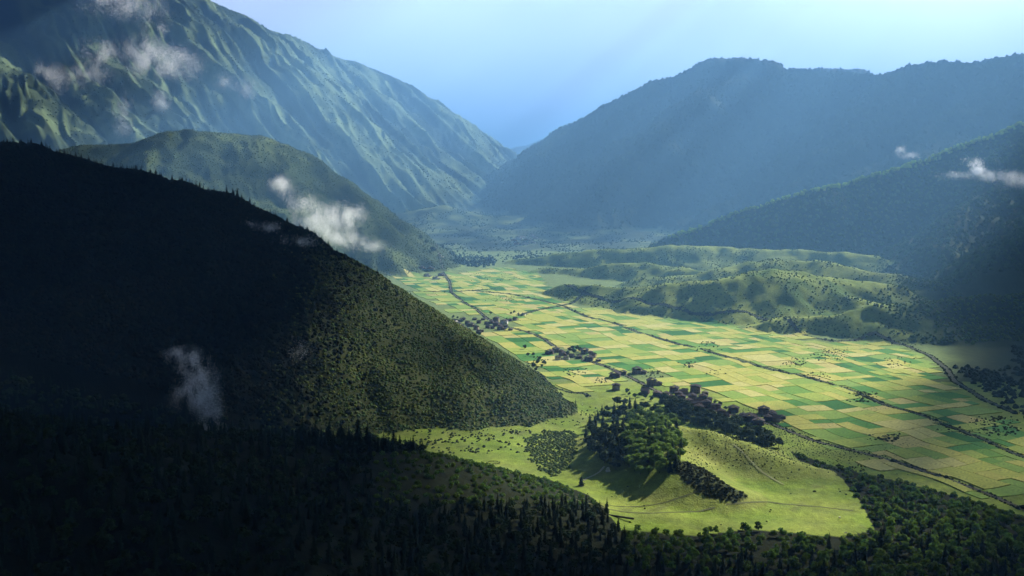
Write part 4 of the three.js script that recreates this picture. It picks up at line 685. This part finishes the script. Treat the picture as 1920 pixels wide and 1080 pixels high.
{ const g = animalGeo(), m = std([0.8, 0.78, 0.74]);
  for (const [px, py, turn, label] of [[1574, 974, 0.6, 'white horse grazing higher up at the right end of the pasture'], [1586, 1002, 3.0, 'white horse grazing at the lower right corner of the pasture by the thicket'], [1104, 745, 0.3, 'white horse standing at the end of the stream below the hillside'], [1092, 762, 1.2, 'white horse on the grass between hillside and knoll']]) { const [x, f] = floorAt(px, py), o = new THREE.Mesh(g, m); o.name = numbered('horse'); o.position.set(x, height(x, f), -f); o.rotation.y = turn; o.scale.setScalar(1.25); put(tag(o, label, 'horse')); } }

/* ------------------------------------------------------------------ wisps of cloud and smoke: myriads of tiny flakes */
const cloudM = new THREE.MeshPhysicalMaterial({ color: new THREE.Color().setRGB(0.985, 0.985, 0.985), roughness: 1, specularIntensity: 0, transmission: 0.5, thickness: 0, side: THREE.DoubleSide });
const WISPS = [];
function wisp(name, label, category, f0, blobs, size, amount, seed, wispiness = 1) {  // blobs: [px, py, sx, sy, weight]
  reseed(seed); const T = [], tot = blobs.reduce((a, b) => a + b[4], 0), k = f0 / F;
  const gauss = () => (rnd() + rnd() + rnd() + rnd() - 2) * 1.0;
  let tries = 0; while (T.length < amount * 9 && tries++ < amount * 60) {
    let m = rnd() * tot, i = 0; while ((m -= blobs[i][4]) > 0) i++;
    const [bx, by, sx, sy] = blobs[i], gx = bx + gauss() * sx, gy = by + gauss() * sy, gz = gauss() * (sx + sy) * 0.4 * k;
    const n = fbm(gx / 30 + seed, gy / 26 + gz / (26 * k) * 0.5, 5);
    if (rnd() > clamp(0.55 + wispiness * 1.7 * n)) continue;
    const c = at(gx, gy, f0 + gz), s = size * rr(0.5, 1.3); const v = []; for (let q = 0; q < 3; q++) { const u = rr(-1, 1), a = rr(0, 6.283), w = Math.sqrt(1 - u * u); v.push(c[0] + s * w * Math.cos(a), c[2] + s * u, -c[1] + s * w * Math.sin(a)); }
    T.push(...v);
  }
  const g = soup(T), bs = new THREE.Vector3(); g.computeBoundingBox(); g.boundingBox.getCenter(bs); g.translate(-bs.x, -bs.y, -bs.z); const m = new THREE.Mesh(g, cloudM); m.name = numbered(name); m.position.copy(bs); if (category === 'cloud') { g.computeBoundingSphere(); WISPS.push([bs.x, -bs.z, bs.y, g.boundingSphere.radius]); } put(tag(m, label, category, null, 'thing')); return m;
}
wisp('cloud', 'bright white low cloud between the dark hillside and the rounded hill', 'cloud', 2250, [[592, 408, 32, 20, 5], [648, 405, 30, 20, 5], [622, 428, 34, 20, 6], [645, 448, 34, 13, 2.5], [572, 385, 24, 18, 1.2], [526, 344, 17, 13, 1.5], [540, 368, 18, 20, 0.6], [690, 461, 30, 9, 1.4], [590, 440, 30, 14, 1]], 0.6, 120000, 5);
wisp('cloud', 'bright torn cloud hanging before the upper left mountain', 'cloud', 5200, [[262, 98, 24, 24, 3], [300, 110, 40, 22, 4], [340, 120, 32, 22, 2.5], [285, 125, 40, 20, 2]], 1.7, 42000, 6);
wisp('cloud', 'faint ragged cloud left of the bright torn cloud on the mountain', 'cloud', 5200, [[180, 112, 30, 30, 2], [205, 100, 24, 18, 1], [165, 140, 30, 24, 1]], 1.7, 12000, 7, 1.3);
wisp('cloud', 'pale drifting cloud lowest on the left mountain face', 'cloud', 5200, [[95, 150, 30, 26, 2], [118, 165, 34, 30, 2.4], [80, 140, 14, 20, 1], [110, 195, 22, 24, 1.0]], 1.7, 17000, 8, 1.2);
wisp('cloud', 'thin cloud at the upper edge of the left mountain crest', 'cloud', 5300, [[210, 8, 44, 16, 2], [260, 15, 50, 20, 1.6], [290, 60, 20, 16, .6]], 1.7, 19000, 9, 1.2);
wisp('cloud', 'small faint puff below the bright torn cloud', 'cloud', 5000, [[302, 190, 14, 16, 1]], 1.6, 3600, 10);
wisp('cloud', 'small faint puff right of the bright torn cloud', 'cloud', 5000, [[428, 156, 18, 16, 1], [465, 165, 16, 18, .6]], 1.6, 3600, 14);
wisp('cloud', 'faint streak of cloud above the dark hillside', 'cloud', 4600, [[232, 220, 16, 34, 1]], 1.6, 3000, 15);
wisp('smoke', 'thin bluish curl of smoke over the black hillside', 'smoke', 900, [[340, 664, 26, 12, 1.2], [362, 685, 24, 22, 2], [380, 715, 24, 26, 2.6], [372, 745, 34, 24, 3], [350, 740, 22, 20, 1.2], [395, 772, 22, 20, 1.4], [395, 800, 22, 10, 1.2]], 0.34, 46000, 12, 1.1);
wisp('cloud', 'small bright white puff on the right hand spur', 'cloud', 3000, [[1824, 304, 14, 7, 1.6], [1832, 320, 12, 8, 1.6], [1880, 330, 40, 9, 2.2], [1915, 341, 30, 9, 1.2], [1800, 328, 36, 7, .5]], 0.95, 17000, 13, 0.9);
wisp('cloud', 'tiny thin streak of cloud above the spur', 'cloud', 3300, [[1688, 281, 10, 8, 1], [1704, 291, 16, 5, 1]], 1.0, 1800, 16);
wisp('smoke', 'very faint puff of smoke on the hillside shrubs', 'smoke', 1000, [[562, 655, 18, 20, 1]], 0.4, 1100, 17, 0.8);
wisp('smoke', 'faint low mist on the crest of the dark hillside', 'smoke', 1230, [[505, 425, 16, 9, 1], [468, 424, 14, 10, .8], [560, 452, 40, 10, 1.4], [550, 455, 20, 8, 1]], 0.6, 3600, 18, 1.2);

/* ------------------------------------------------------------------ cloud deck out of view: cover and gaps shaped to shade and light the valley */
{
  const LIT = [ // [soft px, shade left inside, polygon on the picture]
    [26, 0.0, [[655, 466], [760, 452], [900, 462], [1000, 470], [1100, 455], [1340, 440], [1680, 460], [1730, 505], [1710, 560], [1650, 600], [1740, 640], [1800, 690], [1785, 700], [1650, 735], [1500, 768], [1400, 780], [1230, 765], [1100, 755], [1000, 705], [880, 645], [760, 560]]],
    [50, 0.68, [[1760, 690], [1800, 700], [2000, 800], [2000, 1000], [1700, 930], [1450, 830], [1480, 780]]],
    [30, 0.12, [[810, 832], [900, 806], [1000, 795], [1080, 790], [1100, 760], [1250, 760], [1350, 790], [1480, 840], [1580, 900], [1610, 960], [1610, 990], [1450, 985], [1200, 975], [1000, 965], [900, 940], [860, 890]]],
    [60, 0.22, [[690, 530], [800, 600], [930, 695], [1000, 740], [1060, 790], [850, 812], [650, 800], [570, 720], [560, 640], [620, 560]]],
    [40, 0.15, [[160, 250], [300, 225], [500, 230], [560, 300], [620, 350], [640, 390], [560, 400], [450, 350], [300, 300]]],
    [22, 0.35, [[780, 860], [840, 850], [900, 900], [910, 940], [860, 950], [800, 910]]],
    [40, 0.2, [[1540, 890], [1640, 900], [1800, 960], [1880, 1010], [1800, 1070], [1650, 1060], [1560, 1000]]],
    [22, 0.2, [[960, 970], [1200, 985], [1400, 985], [1560, 1000], [1620, 1060], [1450, 1060], [1300, 1020], [1000, 1000]]],
    [10, 0.0, [[1400, 370], [1540, 325], [1700, 275], [1930, 170], [2050, 150], [2000, 290], [1920, 300], [1850, 330], [1760, 360], [1640, 395], [1560, 412], [1420, 440]]],
    [50, 0.0, [[360, -60], [600, 60], [740, 110], [880, 200], [1000, 330], [1010, 400], [840, 400], [680, 350], [560, 260], [450, 200], [330, 120]]],
    [30, 0.3, [[40, 150], [120, 220], [190, 290], [130, 290], [0, 200], [0, 150]]],
    [40, 0.45, [[740, 395], [860, 375], [1000, 400], [1060, 440], [900, 460], [800, 460]]],
    [50, 0.4, [[1000, 270], [1180, 160], [1380, 90], [1480, 110], [1400, 170], [1260, 210], [1100, 260]]],
  ];
  const DARK = [ // where the deck is closed to shade land and haze beyond the dark hillside
    [70, 0.97, [[1735, 470], [1755, 560], [1720, 595], [1790, 650], [1850, 720], [1990, 860], [2600, 1100], [2600, 380], [1960, 350], [1830, 400]]],
    [50, 0.95, [[-4000, -300], [250, -300], [280, 60], [250, 170], [120, 150], [60, 240], [-200, 300], [-200, 700], [-4000, 700]]],
    [60, 0.93, [[1360, 60], [1300, 300], [1330, 452], [1500, 470], [2600, 470], [2600, -300], [1400, -100]]],
    [20, 0.7, [[585, 315], [660, 365], [760, 430], [800, 452], [740, 462], [680, 430], [620, 395], [560, 350]]],
    [30, 0.6, [[830, 400], [1000, 425], [1150, 440], [1130, 462], [900, 462], [840, 440]]],
  ];
  const HOLLOW = [ // small cloud shadows between the sunny crests of the rolling hills
    [12, 0.6, [[1480, 610], [1540, 614], [1680, 610], [1700, 636], [1560, 634], [1490, 620]]],
  ];
  const HC = 2700, puffs = [], tx = SUN[0] / SUN[1], tf = SUN[2] / SUN[1];
  const CELL = 60, GX0 = -7000, GF0 = -2500, GW = 250, GH = 220, grid = new Float32Array(GW * GH);
  for (let j = 0; j < GH; j++) for (let i = 0; i < GW; i++) grid[j * GW + i] = height(GX0 + i * CELL, GF0 + j * CELL);
  const hq = (x, f) => { const i = Math.floor((x - GX0) / CELL), j = Math.floor((f - GF0) / CELL); if (i < 0 || j < 0 || i >= GW - 1 || j >= GH - 1) return -1e4; const u = (x - GX0) / CELL - i, v = (f - GF0) / CELL - j, k = j * GW + i; return lerp(lerp(grid[k], grid[k + 1], u), lerp(grid[k + GW], grid[k + GW + 1], u), v); };
  reseed(2024);
  const CLEAR = [...WISPS]; for (let i = 2; i < 9; i++) { const a = HILLS[5].lines[0][i - 1], b = HILLS[5].lines[0][i]; for (let t = 0; t < 1; t += 0.25) CLEAR.push([lerp(a[0], b[0], t), lerp(a[1], b[1], t), lerp(a[2], b[2], t) + 8, 85]); }  //                                               // holes cut so the sun reaches the bright wisps and the spur crest
  const opening = (X, Fd, Y) => { let c = 1; for (const [x, f, y, r] of CLEAR) { const d = Math.hypot(X - tx * (Y - y) - x, Fd - tf * (Y - y) - f); c = Math.min(c, sstep(r * 0.7, r * 1.5, d)); } return c; };
  const OX = tx * HC, OF = tf * HC;                                   // where the shadow of a cloud lies: this far towards the sun
  const fill = (x0, x1, f0, f1, ST, hole) => { for (let F0 = f0; F0 < f1; F0 += ST) for (let X0 = x0; X0 < x1; X0 += ST) {
    if (hole && X0 >= hole[0] && X0 < hole[1] && F0 >= hole[2] && F0 < hole[3]) continue;
    const X = X0 + rr(0, ST), Fd = F0 + rr(0, ST), Y = HC + 60 * noise(X / 300, Fd / 300) + rr(-20, 20);
    const elev = (Y - EYE) / Math.hypot(X, Fd), ahead = Fd > 0 && Math.abs(X) < Fd * 0.8; if (ahead && elev < 0.262) continue;
    let g = null; for (let y = Math.min(Y, 1900); y > -10; y -= 20) { const x = X - tx * (Y - y), f = Fd - tf * (Y - y); const h = hq(x, f); if (h > y) { g = [x, f, h]; break; } if (y - 20 <= -10 && h > -1e3) g = [x, f, 0]; }
    let c = 0.985;
    if (g && g[1] > 250) { const [px, py] = project(...g); c = lerp(c, 0.02, sstep(1330, 1480, g[1])); for (const [soft, shade, poly] of DARK) if (g[1] > 1330) c = Math.max(c, lerp(0, shade, sstep(-soft, soft, polyDist(poly, px, py)))); if (px > -60 && px < 2000 && py > -120) for (const [soft, inside, poly] of LIT) { const d = polyDist(poly, px, py); c = Math.min(c, lerp(0.985, inside, sstep(-soft, soft * 0.5, d))); } for (const [soft, shade, poly] of HOLLOW) c = Math.max(c, lerp(0, shade, sstep(-soft, soft, polyDist(poly, px, py)))); }
    c = clamp(c + 0.15 * fbm(X / 260, Fd / 260, 3) * (c > 0.05 && c < 0.9 ? 1 : 0), 0, 0.985) * opening(X, Fd, Y);
    if (rnd() < -Math.log(1 - c) / 2.2) puffs.push([X, Fd, Y, ST * rr(0.75, 1.1), Math.sqrt(ST) * rr(3.4, 5)]);
  } };
  const A = [-900 + OX, 1300 + OX, 300 + OF, 2500 + OF], B = [-4000, 8000, -1500, 10400];
  fill(...A, 24, null); fill(...B, 62, A); fill(-12000, 14000, -9000, 10400, 160, B);
  const g = bumpGeo(900, 1), mat = std([0.82, 0.84, 0.88], { roughness: 1 }), m = new THREE.InstancedMesh(g, mat, puffs.length);
  puffs.forEach((p, i) => m.setMatrixAt(i, MX.compose(VP.set(p[0], p[2], -p[1]), QT.setFromEuler(EU.set(0, rr(0, 6.3), 0)), VS.set(p[3], p[4], p[3]))));
  m.name = 'cloud_shade_cover'; put(tag(m, 'unseen grey cloud cover over the valley, its gaps shaped to place sun and shade', 'clouds', null, 'stuff')); console.log('puffs', puffs.length);
}

/* ------------------------------------------------------------------ draw */
const renderer = new THREE.WebGLRenderer({ antialias: true });
renderer.setSize(1024, 576);
renderer.shadowMap.enabled = true; renderer.shadowMap.type = THREE.PCFSoftShadowMap;
renderer.toneMapping = THREE.LinearToneMapping; renderer.toneMappingExposure = EXPOSURE;
renderer.render(scene, camera);
